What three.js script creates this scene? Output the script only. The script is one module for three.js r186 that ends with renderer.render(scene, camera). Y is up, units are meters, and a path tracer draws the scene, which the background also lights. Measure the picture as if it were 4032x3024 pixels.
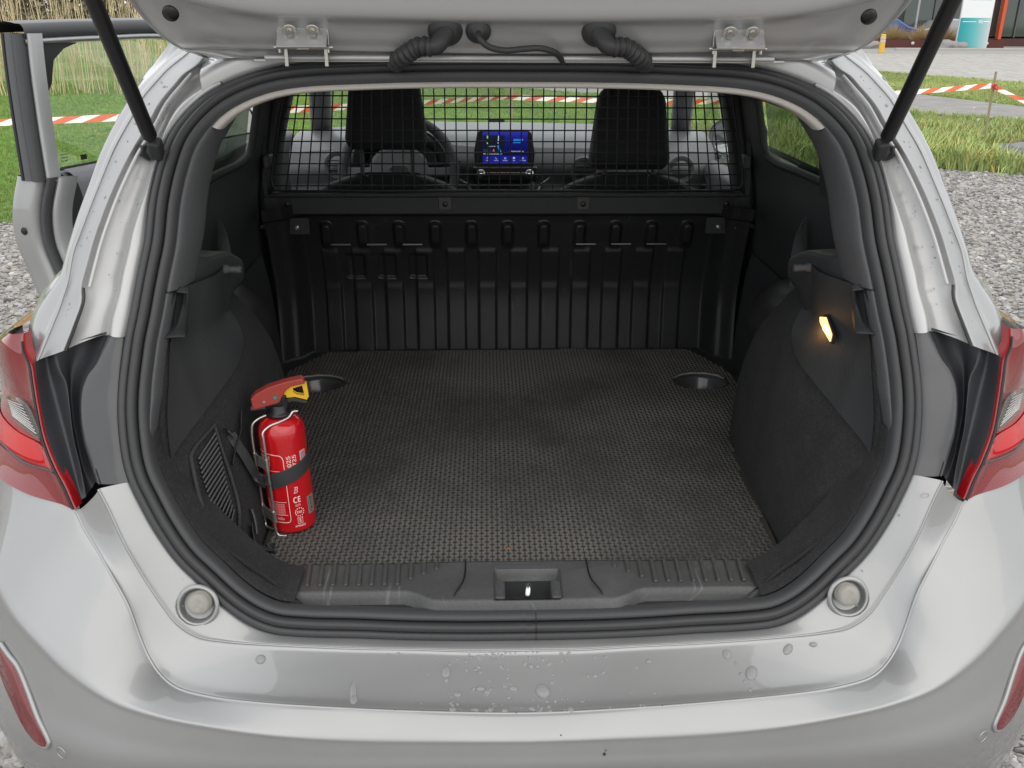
import * as THREE from 'three';
import { mergeGeometries, mergeVertices } from 'three/addons/utils/BufferGeometryUtils.js';
import { RoundedBoxGeometry } from 'three/addons/geometries/RoundedBoxGeometry.js';

// ---------------------------------------------------------------- camera, sky, sun, exposure
const scene = new THREE.Scene();
const camera = new THREE.PerspectiveCamera(46.3, 4 / 3, 0.05, 400);
{
  const p = Math.atan(795 / 1940), y = 1.709 * Math.PI / 180, r = 0.2736 * Math.PI / 180;
  const f = new THREE.Vector3(Math.sin(y) * Math.cos(p), -Math.sin(p), -Math.cos(y) * Math.cos(p));
  const r0 = new THREE.Vector3(Math.cos(y), 0, Math.sin(y)), u0 = r0.clone().cross(f);
  camera.position.set(-0.0612, 1.56, 0);
  camera.up.copy(r0.clone().multiplyScalar(-Math.sin(r)).addScaledVector(u0, Math.cos(r)));
  camera.lookAt(camera.position.clone().add(f));
}
const renderer = new THREE.WebGLRenderer({ antialias: true });
renderer.toneMapping = THREE.LinearToneMapping;
renderer.toneMappingExposure = 1.42;
renderer.shadowMap.enabled = true;

let seed = 7;
const rnd = () => { seed = (seed * 1664525 + 1013904223) >>> 0; return seed / 4294967296; };
const rr = (a, b) => a + (b - a) * rnd();
// tiling value noise
const NT = new Float32Array(65536); for (let i = 0; i < 65536; i++) NT[i] = rnd();
function vn(x, y, per) {
  const xi = Math.floor(x), yi = Math.floor(y), fx = x - xi, fy = y - yi, sx = fx * fx * (3 - 2 * fx), sy = fy * fy * (3 - 2 * fy);
  const w = (a) => ((a % per) + per) % per, h = (a, b) => NT[((w(a) * 131 + w(b) * 1973 + per * 17) & 65535)];
  return (h(xi, yi) * (1 - sx) + h(xi + 1, yi) * sx) * (1 - sy) + (h(xi, yi + 1) * (1 - sx) + h(xi + 1, yi + 1) * sx) * sy;
}
function fbm(x, y, per, oct = 4) { let s = 0, a = .5, t = 0; for (let i = 0; i < oct; i++) { s += a * vn(x, y, per); t += a; x *= 2; y *= 2; per *= 2; a *= .5; } return s / t; }

{ // overcast sky: bright cloud deck, a little uneven
  const W = 512, H = 256, d = new Float32Array(W * H * 4);
  for (let j = 0; j < H; j++) for (let i = 0; i < W; i++) {
    const el = (j + .5) / H * Math.PI - Math.PI / 2, k = (j * W + i) * 4;
    const n = fbm(i / W * 8, j / H * 6, 8, 5);
    const b = (0.94 + 0.18 * Math.max(0, Math.sin(el))) * (0.78 + .44 * n);
    d[k] = b * .985; d[k + 1] = b; d[k + 2] = b * 1.03; d[k + 3] = 1;
  }
  const t = new THREE.DataTexture(d, W, H, THREE.RGBAFormat, THREE.FloatType);
  t.mapping = THREE.EquirectangularReflectionMapping; t.magFilter = t.minFilter = THREE.LinearFilter; t.wrapS = THREE.RepeatWrapping; t.needsUpdate = true;
  scene.background = t; scene.environment = t; scene.backgroundIntensity = 1.0; scene.environmentIntensity = 1.0;
}
const sun = new THREE.DirectionalLight(0xfff3e2, 0.6);
sun.position.set(5, 14, 7); sun.castShadow = true; sun.shadow.radius = 150;
sun.shadow.camera.left = sun.shadow.camera.bottom = -15; sun.shadow.camera.right = sun.shadow.camera.top = 15; sun.shadow.camera.far = 60; sun.shadow.mapSize.set(2048, 2048);
sun.target.position.set(0, 0, -3); scene.add(sun, sun.target);

// ---------------------------------------------------------------- helpers
const V = (x, y, z) => new THREE.Vector3(x, y, z);
const L3 = (a) => a.map((p) => V(p[0], p[1], p[2]));
const names = {};
const numbered = (n) => { const k = names[n] = (names[n] ?? -1) + 1; return k ? `${n}_${String(k).padStart(3, '0')}` : n; };
const shade = (o) => { o.castShadow = true; o.receiveShadow = true; return o; };
function mesh(name, geo, mat, parent) { const m = shade(new THREE.Mesh(geo, mat)); m.name = parent ? name : numbered(name); (parent ?? scene).add(m); return m; }
function group(name, label, category, pos = [0, 0, 0], grp) {
  const g = new THREE.Group(); g.name = numbered(name); g.position.set(...pos); g.userData = { label, category }; if (grp) g.userData.group = grp; scene.add(g); return g;
}
function tag(o, label, category, grp) { o.userData.label = label; o.userData.category = category; if (grp) o.userData.group = grp; return o; }
function struct(name, geo, mat) { const m = mesh(name, geo, mat); m.userData.kind = 'structure'; return m; }
const curve = (pts) => new THREE.CatmullRomCurve3(pts, false, 'centripetal');
const rs = (pts, n) => curve(pts).getSpacedPoints(n - 1);          // resample to n points, evenly along the line
const mirP = (pts) => pts.map((p) => V(-p.x, p.y, p.z));
// surface through rings (each the same number of points); sv = steps between rings, 0 = straight
function loft(rings, sv = 4, opt = {}) {
  const nu = rings[0].length; let cols = [];
  if (sv > 0) for (let i = 0; i < nu; i++) {
    const c = new THREE.CatmullRomCurve3(rings.map((r) => r[i]), false, opt.type ?? 'centripetal'), m = (rings.length - 1) * sv, a = [];
    for (let k = 0; k <= m; k++) a.push(c.getPoint(k / m)); cols.push(a);
  } else for (let i = 0; i < nu; i++) cols.push(rings.map((r) => r[i]));
  if (opt.fn) cols = cols.map((c, i) => c.map((p, k) => opt.fn(p, i / (nu - 1), k / (c.length - 1))));
  const nv = cols[0].length, pos = [], uv = [], idx = [];
  for (let i = 0; i < nu; i++) { let dv = 0; for (let k = 0; k < nv; k++) { const p = cols[i][k]; if (k) dv += p.distanceTo(cols[i][k - 1]); pos.push(p.x, p.y, p.z); uv.push(0, dv); } }
  for (let k = 0; k < nv; k++) { let du = 0; for (let i = 0; i < nu; i++) { if (i) du += cols[i][k].distanceTo(cols[i - 1][k]); uv[(i * nv + k) * 2] = du; } }
  for (let i = 0; i < nu - 1; i++) for (let k = 0; k < nv - 1; k++) { const a = i * nv + k, b = a + 1, c = a + nv, d = c + 1; idx.push(a, c, b, b, c, d); }
  const g = new THREE.BufferGeometry(); g.setAttribute('position', new THREE.Float32BufferAttribute(pos, 3)); g.setAttribute('uv', new THREE.Float32BufferAttribute(uv, 2)); g.setIndex(idx); g.computeVertexNormals();
  g.userData.cols = cols; return g;
}
function mirG(g) {
  const c = g.clone(); c.applyMatrix4(new THREE.Matrix4().makeScale(-1, 1, 1));
  if (c.index) { const a = c.index.array; for (let i = 0; i < a.length; i += 3) { const t = a[i]; a[i] = a[i + 1]; a[i + 1] = t; } }
  else { const n = c.attributes.position.count; const ix = []; for (let i = 0; i < n; i += 3) ix.push(i + 1, i, i + 2); c.setIndex(ix); }
  c.computeVertexNormals(); return c;
}
const merge = (a) => mergeGeometries(a.map((g) => { const c = g.index ? g.toNonIndexed() : g.clone(); for (const k of Object.keys(c.attributes)) if (!['position', 'normal', 'uv'].includes(k)) c.deleteAttribute(k); return c; }));
const box = (w, h, d, x = 0, y = 0, z = 0, r = 0) => { const g = r ? new RoundedBoxGeometry(w, h, d, 2, r) : new THREE.BoxGeometry(w, h, d); g.translate(x, y, z); return g; };
const tube = (pts, r, seg = 32, rad = 10) => new THREE.TubeGeometry(curve(pts), seg, r, rad, false);
function cyl(a, b, r1, r2 = r1, seg = 14) { const d = b.clone().sub(a), g = new THREE.CylinderGeometry(r2, r1, d.length(), seg); g.applyQuaternion(new THREE.Quaternion().setFromUnitVectors(V(0, 1, 0), d.normalize())); g.translate((a.x + b.x) / 2, (a.y + b.y) / 2, (a.z + b.z) / 2); return g; }
const lathe = (pts, seg = 28) => new THREE.LatheGeometry(pts.map((p) => new THREE.Vector2(p[0], p[1])), seg);
const aim = (g, dir, at) => { g.applyQuaternion(new THREE.Quaternion().setFromUnitVectors(V(0, 1, 0), dir.clone().normalize())); g.translate(at.x, at.y, at.z); return g; };
function prism(pts2, depth, bev = 0) { const s = new THREE.Shape(pts2.map((p) => new THREE.Vector2(p[0], p[1]))); return new THREE.ExtrudeGeometry(s, { depth, bevelEnabled: bev > 0, bevelSize: bev, bevelThickness: bev, bevelSegments: 2, curveSegments: 10 }); }
// ribbon with thickness along a 3-D path; up = width direction
function ribbon(pts, w, t, up, n = 40) {
  const c = curve(pts), rings = [[], [], [], [], []];
  for (let i = 0; i <= n; i++) {
    const p = c.getPoint(i / n), tg = c.getTangent(i / n), u = (typeof up === 'function' ? up(i / n) : up).clone(); u.addScaledVector(tg, -u.dot(tg)).normalize(); const nn = tg.clone().cross(u);
    const q = (a, b) => p.clone().addScaledVector(u, a * w / 2).addScaledVector(nn, b * t / 2);
    [[1, 1], [-1, 1], [-1, -1], [1, -1], [1, 1]].forEach(([a, b], k) => rings[k].push(q(a, b)));
  }
  return loft(rings, 0);
}
function tex(n, fn, srgb = true, rep = 1) {
  const d = new Uint8Array(n * n * 4);
  for (let j = 0; j < n; j++) for (let i = 0; i < n; i++) { const c = fn(i / n, j / n), k = (j * n + i) * 4; const a = Array.isArray(c) ? c : [c, c, c]; for (let m = 0; m < 3; m++) d[k + m] = Math.max(0, Math.min(255, a[m] * 255)); d[k + 3] = 255; }
  const t = new THREE.DataTexture(d, n, n); t.wrapS = t.wrapT = THREE.RepeatWrapping; t.magFilter = THREE.LinearFilter; t.minFilter = THREE.LinearMipmapLinearFilter; t.generateMipmaps = true; if (srgb) t.colorSpace = THREE.SRGBColorSpace; t.repeat.set(rep, rep); t.needsUpdate = true; return t;
}
function canvasTex(w, h, draw) { const c = document.createElement('canvas'); c.width = w; c.height = h; const x = c.getContext('2d'); draw(x, w, h); const t = new THREE.CanvasTexture(c); t.colorSpace = THREE.SRGBColorSpace; t.magFilter = THREE.LinearFilter; return t; }
const lin = (r, g, b) => new THREE.Color().setRGB(r, g, b);
const std = (c, rough, o = {}) => new THREE.MeshStandardMaterial({ color: lin(...c), roughness: rough, side: THREE.DoubleSide, ...o });
const phy = (c, rough, o = {}) => new THREE.MeshPhysicalMaterial({ color: lin(...c), roughness: rough, side: THREE.DoubleSide, ...o });

// ---------------------------------------------------------------- materials
const tFine = tex(256, (u, v) => .5 + .5 * (vn(u * 128, v * 128, 128) - .5) + .5 * (vn(u * 64, v * 64, 64) - .5), false, 12);
const tGrain = tex(256, (u, v) => .35 * vn(u * 90, v * 90, 90) + .65 * vn(u * 45, v * 45, 45), false, 9);
const tRough = tex(256, (u, v) => { const s = .42 + .22 * fbm(u * 6, v * 6, 6, 5); return [s, s, s]; }, false, 3);
const tDust = tex(512, (u, v) => { const n = fbm(u * 6, v * 6, 6, 6), f = vn(u * 200, v * 200, 200); const st = vn(u * 14 + 3 * n, v * 170, 170) * vn(u * 5, v * 40, 40), sc = Math.max(0, st - .62) * .9 * vn(u * 3, v * 4, 4); const k = .085 + .06 * Math.max(0, n - .5) * 2 + .018 * f + sc; return [Math.sqrt(k) * .98, Math.sqrt(k), Math.sqrt(k) * .99]; }, true, 1.5);
const tCarpet = tex(512, (u, v) => { const n = vn(u * 256, v * 256, 256), m = vn(u * 128, v * 128, 128), f = fbm(u * 8, v * 8, 8, 3); const k = .13 + .09 * n * m + .04 * f; return [k, k * 1.01, k * 1.03]; }, true, 3.2);
const tCarpetB = tex(512, (u, v) => .6 * vn(u * 256, v * 256, 256) + .4 * vn(u * 100, v * 100, 100), false, 3.2);
const tPaintR = tex(512, (u, v) => { const n = fbm(u * 10, v * 10, 10, 6); const k = .46 + .09 * n; return [k, k, k]; }, false, 1);
const M = {
  paint: phy([.355, .36, .36], 1, { metalness: .70, roughnessMap: tPaintR, clearcoat: 1, clearcoatRoughness: .035 }),
  paintInner: phy([.485, .489, .487], .45, { metalness: .42, clearcoat: .9, clearcoatRoughness: .08 }),
  zinc: std([.55, .54, .50], .42, { metalness: .85, roughnessMap: tRough }),
  steel: std([.6, .6, .6], .25, { metalness: 1 }),
  rubber: std([.055, .057, .060], .55, { bumpMap: tFine, bumpScale: .0002 }),
  rubberSoft: std([.040, .041, .043], .5),
  trim: std([.090, .093, .098], .52, { bumpMap: tGrain, bumpScale: .00035 }),
  trimDark: std([.030, .032, .034], .55, { bumpMap: tGrain, bumpScale: .0003 }),
  trimOlive: std([.10, .105, .085], .5, { bumpMap: tGrain, bumpScale: .0002 }),
  scuffed: std([1, 1, 1], .48, { map: tDust, bumpMap: tGrain, bumpScale: .0003 }),
  bulk: std([.26, .26, .27], .36, { map: tDust, bumpMap: tGrain, bumpScale: .0002 }),
  gloss: phy([.045, .047, .050], .24, { clearcoat: .6, clearcoatRoughness: .08 }),
  matte: std([.042, .044, .050], .48),
  carpet: std([1, 1, 1], 1, { map: tCarpet, bumpMap: tCarpetB, bumpScale: .0016 }),
  head: std([.50, .47, .43], .95, { bumpMap: tCarpetB, bumpScale: .0006 }),
  dash: std([.115, .12, .125], .40, { bumpMap: tGrain, bumpScale: .0003 }),
  seat: std([.040, .042, .045], .9, { bumpMap: tCarpetB, bumpScale: .0006 }),
  wire: std([.018, .018, .020], .4),
  black: std([.012, .012, .013], .35),
  glass: phy([.92, .96, .94], 0, { transmission: 1, thickness: 0, ior: 1.5 }),
  tint: phy([.30, .36, .29], 0, { transmission: 1, thickness: 0, ior: 1.5 }),
  privacy: phy([.03, .032, .032], .05, { clearcoat: 1 }),
  chrome: std([.8, .8, .8], .08, { metalness: 1 }),
};

// ================================================================ THE CAR
const car = group('hatchback_van', 'silver hatchback van seen from behind with its tailgate and front door open', 'car');
const zo = (y) => { const t = [[.3, -1.14], [.6, -1.2], [.7, -1.24], [.8, -1.27], [.95, -1.33], [1.1, -1.4], [1.25, -1.48], [1.35, -1.55], [1.46, -1.65], [1.6, -1.8]]; for (let i = 1; i < t.length; i++) if (y <= t[i][0] || i === t.length - 1) { const k = (y - t[i - 1][0]) / (t[i][0] - t[i - 1][0]); return t[i - 1][1] + k * (t[i][1] - t[i - 1][1]); } };
// edge of the tailgate opening, left half, from the sill centre round to the roof centre
const Sp = L3([[0, .6125, -1.205], [-.104, .6132, -1.205], [-.195, .6155, -1.206], [-.279, .619, -1.208], [-.36, .622, -1.209], [-.413, .628, -1.211], [-.451, .642, -1.217], [-.49, .667, -1.227], [-.529, .702, -1.241], [-.566, .741, -1.252], [-.6, .792, -1.268], [-.622, .832, -1.283], [-.637, .862, -1.295], [-.646, .891, -1.307], [-.652, .934, -1.324], [-.654, .97, -1.339], [-.653, 1.006, -1.356], [-.649, 1.041, -1.372], [-.644, 1.078, -1.39], [-.637, 1.111, -1.406], [-.63, 1.153, -1.428], [-.624, 1.186, -1.446], [-.618, 1.217, -1.462], [-.614, 1.276, -1.498], [-.605, 1.33, -1.536], [-.593, 1.368, -1.566], [-.571, 1.401, -1.596], [-.54, 1.43, -1.623], [-.509, 1.448, -1.639], [-.47, 1.463, -1.653], [-.43, 1.473, -1.664], [-.375, 1.48, -1.671], [-.288, 1.484, -1.676], [-.181, 1.487, -1.679], [-.072, 1.488, -1.68], [0, 1.488, -1.68]]);
const Sfull = [...Sp, ...mirP(Sp).reverse().slice(1)];
const loopN = 260, loopC = curve(Sfull), loop = [];
for (let i = 0; i <= loopN; i++) {
  const t = i / loopN, p = loopC.getPointAt(t), tg = loopC.getTangentAt(Math.min(.9999, Math.max(.0001, t)));
  const dz = (zo(p.y + .03) - zo(p.y - .03)) / .06, N = V(0, -dz, 1).normalize();
  const n = N.clone().cross(tg).normalize(); if (n.dot(V(-p.x, 1.05 - p.y, 0)) < 0) n.negate();
  loop.push({ p, N, n });
}
const off = (q, a, h) => q.p.clone().addScaledVector(q.n, a).addScaledVector(q.N, h);
const off2 = (q, a, h) => q.p.clone().addScaledVector(q.n, a).add(V(0, 0, h));
const sweepLoop = (prof, from = 0, to = loopN, sv = 2) => loft(prof.map(([a, h]) => loop.slice(from, to + 1).map((q) => off(q, a, h))), sv);
{ // weather seal: outer lip, hollow bulb, inner lip
  const seal = mesh('weather_seal', sweepLoop([[.0, -.008], [.0, .004], [.006, .009], [.012, .007], [.0145, .001]]), M.rubber, car);
  mesh('seal_bulb', sweepLoop([[.0145, .0], [.0155, .010], [.022, .0165], [.029, .013], [.0315, .002]]), M.rubberSoft, seal);
  mesh('seal_lip', sweepLoop([[.0315, .0], [.034, .009], [.040, .0105], [.046, .004], [.0485, -.012]]), M.rubber, seal);
  mesh('seal_joint', tube([[-.001, .004], [.006, .0095], [.012, .0075], [.0155, .0105], [.022, .017], [.029, .0135], [.034, .0095], [.040, .011], [.046, .0045]].map(([a, h]) => off(loop[loopN], a, h).add(V(.016, .0, .0))), .0007, 30, 5), M.black, seal);
}
// ---- rear pillars (gutters) beside the opening
const SpUp = Sp.slice(18, 29);                                       // from the lamp housing up to the roof joint
const M3 = L3([[-.664, 1.082, -1.38], [-.662, 1.103, -1.39], [-.652, 1.142, -1.41], [-.647, 1.173, -1.427], [-.64, 1.203, -1.443], [-.634, 1.232, -1.458], [-.625, 1.266, -1.48], [-.613, 1.306, -1.507], [-.604, 1.348, -1.535], [-.592, 1.392, -1.575], [-.577, 1.417, -1.597], [-.558, 1.433, -1.612], [-.53, 1.449, -1.625], [-.515, 1.454, -1.63]]);
const M1 = L3([[-.737, 1.061, -1.37], [-.723, 1.096, -1.386], [-.711, 1.133, -1.406], [-.712, 1.152, -1.416], [-.704, 1.185, -1.433], [-.695, 1.22, -1.452], [-.684, 1.253, -1.47], [-.672, 1.289, -1.495], [-.653, 1.334, -1.526], [-.64, 1.36, -1.547], [-.626, 1.386, -1.57], [-.611, 1.421, -1.603], [-.588, 1.451, -1.63], [-.577, 1.465, -1.644], [-.555, 1.48, -1.66], [-.546, 1.493, -1.673]]);
const O = L3([[-.796, 1.039, -1.377], [-.772, 1.095, -1.405], [-.749, 1.149, -1.431], [-.745, 1.179, -1.447], [-.742, 1.198, -1.457], [-.731, 1.228, -1.473], [-.718, 1.266, -1.496], [-.706, 1.303, -1.522], [-.69, 1.351, -1.555], [-.679, 1.379, -1.581], [-.667, 1.405, -1.605], [-.656, 1.43, -1.628], [-.635, 1.457, -1.652], [-.613, 1.482, -1.679], [-.591, 1.5, -1.70]]);
const Q = L3([[-.816, 1.025, -1.415], [-.823, 1.045, -1.43], [-.826, 1.075, -1.446], [-.812, 1.105, -1.452], [-.792, 1.13, -1.462], [-.768, 1.155, -1.476], [-.757, 1.198, -1.50], [-.746, 1.24, -1.52], [-.73, 1.29, -1.55], [-.714, 1.34, -1.58], [-.69, 1.4, -1.63], [-.665, 1.44, -1.67], [-.63, 1.475, -1.70], [-.605, 1.505, -1.725]]);
{
  const n = 70, s = rs(SpUp, n), m3 = rs(M3, n), m1 = rs(M1, n), o = rs(O, n), q = rs(Q, n);
  const mix = (a, b, k, dz = 0, dy = 0) => a.map((p, i) => { const r = p.clone().lerp(b[i], k); r.z += dz; r.y += dy; return r; });
  const sIn = s.map((p) => p.clone().add(V(.006, 0, -.012)));
  const inner = loft([sIn, s, mix(s, m3, .35, .006), mix(s, m3, .8, .004), m3, mix(m3, m1, .12, -.012), mix(m3, m1, .35, -.026), mix(m3, m1, .7, -.024), mix(m3, m1, .92, -.012), mix(m3, m1, .985, -.003), m1], 5);
  const lip = m1.map((p) => p.clone().add(V(-.0015, .0005, .0035)));
  const outer = loft([m1.map((p) => p.clone().add(V(.001, 0, .0005))), lip, mix(lip, o, .2, .0005), mix(lip, o, .72, -.001), mix(lip, o, .78, .003), mix(lip, o, .90, .0035), mix(lip, o, .97, .001), o, o.map((p, i) => p.clone().lerp(q[i], .5).add(V(-.004, .002, .004))), q], 4);
  const side = loft([q, q.map((p) => p.clone().add(V(-.010, .012, -.05))), q.map((p) => V(-Math.min(.86, -p.x + .03), p.y + .01, -1.72 - (p.y - 1) * .1)), q.map((p) => V(-Math.min(.875, -p.x + .04), p.y + .012, -1.86 - (p.y - 1) * .1))], 4);
  for (const f of [(g) => g, mirG]) {
    const pg = mesh('rear_pillar', f(inner), M.paintInner, car);
    mesh('pillar_flange', f(outer), M.paint, pg);
    mesh('quarter_skin', f(side), M.paint, pg);
    // spot-weld sealer bead along the flange
    const bead = M1.slice(3, 14).map((p) => p.clone().add(V(.010, 0, -.004)));
    mesh('sealer_bead', f(tube(rs(bead, 24), .0034, 60, 8)), M.paintInner, pg);
    const joint = M1.slice(0, 4).map((p) => p.clone().add(V(.003, 0, .001)));
    mesh('panel_joint', f(tube(joint, .0018, 20, 6)), M.black, pg);
    mesh('roof_joint', f(tube(L3([[-.511, 1.448, -1.628], [-.519, 1.462, -1.64], [-.523, 1.478, -1.655], [-.525, 1.492, -1.668]]), .0022, 12, 6)), std([.10, .09, .08], .9), pg);
  }
}
{ // roof channel between the seal and the roof skin, then roof and headliner
  const top = Sfull.slice(27, 27 + 17), n = 90, s = rs(top, n);
  const up = (dy, dz, k = 0) => s.map((p) => V(p.x * (1 + k), p.y + dy, p.z + dz));
  mesh('roof_channel', loft([up(-.004, -.014), s, up(.006, .006, .002), up(.014, .007, .004), up(.032, .004, .008), up(.042, -.012, .012), up(.046, -.030, .015)], 4), M.paintInner, car);
  const arc = (z, w, h) => { const a = []; for (let i = 0; i < n; i++) { const t = i / (n - 1) * 2 - 1; a.push(V(t * w, h - .10 * Math.pow(Math.abs(t), 2.6), z)); } return a; };
  mesh('roof_skin', loft([up(.046, -.030, .015), up(.050, -.05, .03), arc(-1.95, .64, 1.555), arc(-2.4, .635, 1.565), arc(-2.9, .60, 1.53)], 4), M.paint, car);
  mesh('headliner', loft([arc(-1.74, .575, 1.47), arc(-2.0, .60, 1.50), arc(-2.4, .60, 1.51), arc(-2.88, .575, 1.485)], 3), M.head, car);
}
// pale headliner edge round the top of the opening
const iTop0 = 91, iTop1 = loopN - 91;
mesh('headliner_edge', loft([[.045, -.020], [.0475, -.008], [.054, -.003], [.062, -.008], [.066, -.022], [.064, -.05], [.03, -.10]].map(([a, h]) => loop.slice(iTop0, iTop1 + 1).map((q) => off2(q, a, h))), 3), M.head, car);
{ // pillar trims from the headliner edge down to the sill
  const prof = [[.044, -.020], [.0465, -.006], [.052, -.002], [.059, -.012], [.066, -.035], [.070, -.065], [.069, -.095], [.055, -.13]];
  const g = loft(prof.map(([a, h]) => { const r = loop.slice(70, 94); return r.map((q, i) => { const e = Math.min(1, (r.length - 1 - i) / 4); return off2(q, .044 + (a - .044) * (.45 + .55 * Math.sqrt(e)), h); }); }), 3);
  for (const f of [(x) => x, mirG]) mesh('pillar_trim', f(g), M.trim, car);
  const g2 = loft([[.044, -.020], [.0465, -.006], [.051, -.003], [.056, -.012], [.060, -.035], [.060, -.07]].map(([a, h]) => loop.slice(46, 71).filter((q) => q.p.y > .90).map((q, i) => off2(q, .044 + (a - .044) * Math.min(1, .15 + i / 6), h * Math.min(1, .3 + i / 6)))), 3);
  for (const f of [(x) => x, mirG]) { const qt = mesh('quarter_trim', f(g2), M.trim, car); mesh('trim_joint', f(tube([[.0465, -.005], [.052, -.0005], [.059, -.011], [.066, -.034], [.0705, -.065]].map(([a, h]) => off2(loop[70], a, h)), .0014, 20, 6)), M.black, qt); }
}
// ---- black corner mouldings beside the lamps
const tlIn = L3([[-.805, 1.085, -1.388], [-.801, 1.063, -1.372], [-.79, 1.043, -1.360], [-.785, 1.013, -1.347], [-.779, .979, -1.332], [-.768, .932, -1.311], [-.751, .891, -1.294], [-.736, .863, -1.283], [-.722, .828, -1.272]]);
{
  const n = 50;
  const c0 = rs(Sp.slice(12, 19), n).reverse().map((p) => p.clone().add(V(.006, 0, -.010)));
  const c0b = rs(Sp.slice(12, 19), n).reverse().map((p) => p.clone().add(V(-.004, 0, .001)));
  const c1 = rs(L3([[-.670, 1.078, -1.389], [-.693, 1.034, -1.368], [-.704, 1.02, -1.363], [-.712, .999, -1.353], [-.713, .964, -1.336], [-.708, .922, -1.319], [-.699, .892, -1.307], [-.688, .862, -1.293]]), n);
  const c1b = c1.map((p) => p.clone().add(V(-.009, 0, -.012)));
  const c2 = rs(L3([[-.733, 1.062, -1.414], [-.748, 1.02, -1.405], [-.751, .99, -1.395], [-.747, .944, -1.373], [-.739, .901, -1.356], [-.73, .866, -1.341], [-.713, .838, -1.322]]), n);
  const c3 = rs(L3([[-.762, 1.052, -1.384], [-.755, 1.025, -1.376], [-.745, 1.005, -1.37], [-.739, .974, -1.355], [-.733, .927, -1.335], [-.722, .879, -1.316], [-.714, .834, -1.300]]), n);
  const c4 = rs(L3([[-.779, 1.05, -1.392], [-.778, 1.015, -1.388], [-.767, .973, -1.372], [-.755, .936, -1.354], [-.74, .885, -1.330], [-.720, .831, -1.295]]), n);
  const c5 = rs(tlIn.slice(2), n).map((p) => p.clone().add(V(.003, -.001, -.006)));
  const g1 = loft([c0, c0b, c0b.map((p, i) => p.clone().lerp(c1[i], .4).add(V(0, 0, .004))), c1, c1b], 5);
  const g2 = loft([c1b, c1b.map((p, i) => p.clone().lerp(c2[i], .5).add(V(0, 0, -.012))), c2, c3.map((p, i) => p.clone().lerp(c2[i], .25)), c3, c4, c5.map((p, i) => p.clone().lerp(c4[i], .2)), c5, c5.map((p) => p.clone().add(V(-.006, 0, -.03)))], 5);
  // caps closing the housing at the top
  const capA = rs([c0b[0], c1[0], c1b[0], c2[0], c3[0], c4[0], c5[0]], 40), capB = rs(L3([[-.645, 1.081, -1.396], [-.672, 1.081, -1.396], [-.705, 1.072, -1.392], [-.745, 1.06, -1.386], [-.773, 1.057, -1.383], [-.787, 1.05, -1.38], [-.795, 1.043, -1.377]]), 40);
  const cap = loft([capA, capA.map((p, i) => p.clone().lerp(capB[i], .5).add(V(0, .001, .002))), capB.map((p) => p.clone().add(V(0, .003, -.004)))], 2);
  for (const f of [(g) => g, mirG]) {
    const m = mesh('lamp_surround', f(g2), M.matte, car); mesh('gloss_flange', f(g1), M.gloss, m); mesh('surround_cap', f(cap), M.matte, m);
    const gr = rs([c1[n - 6], c1[n - 1]], 6).map((p) => p.clone().add(V(.004, 0, .003))); mesh('drain_bead', f(tube(gr, .0016, 8, 6)), M.trim, m);
  }
}
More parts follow.
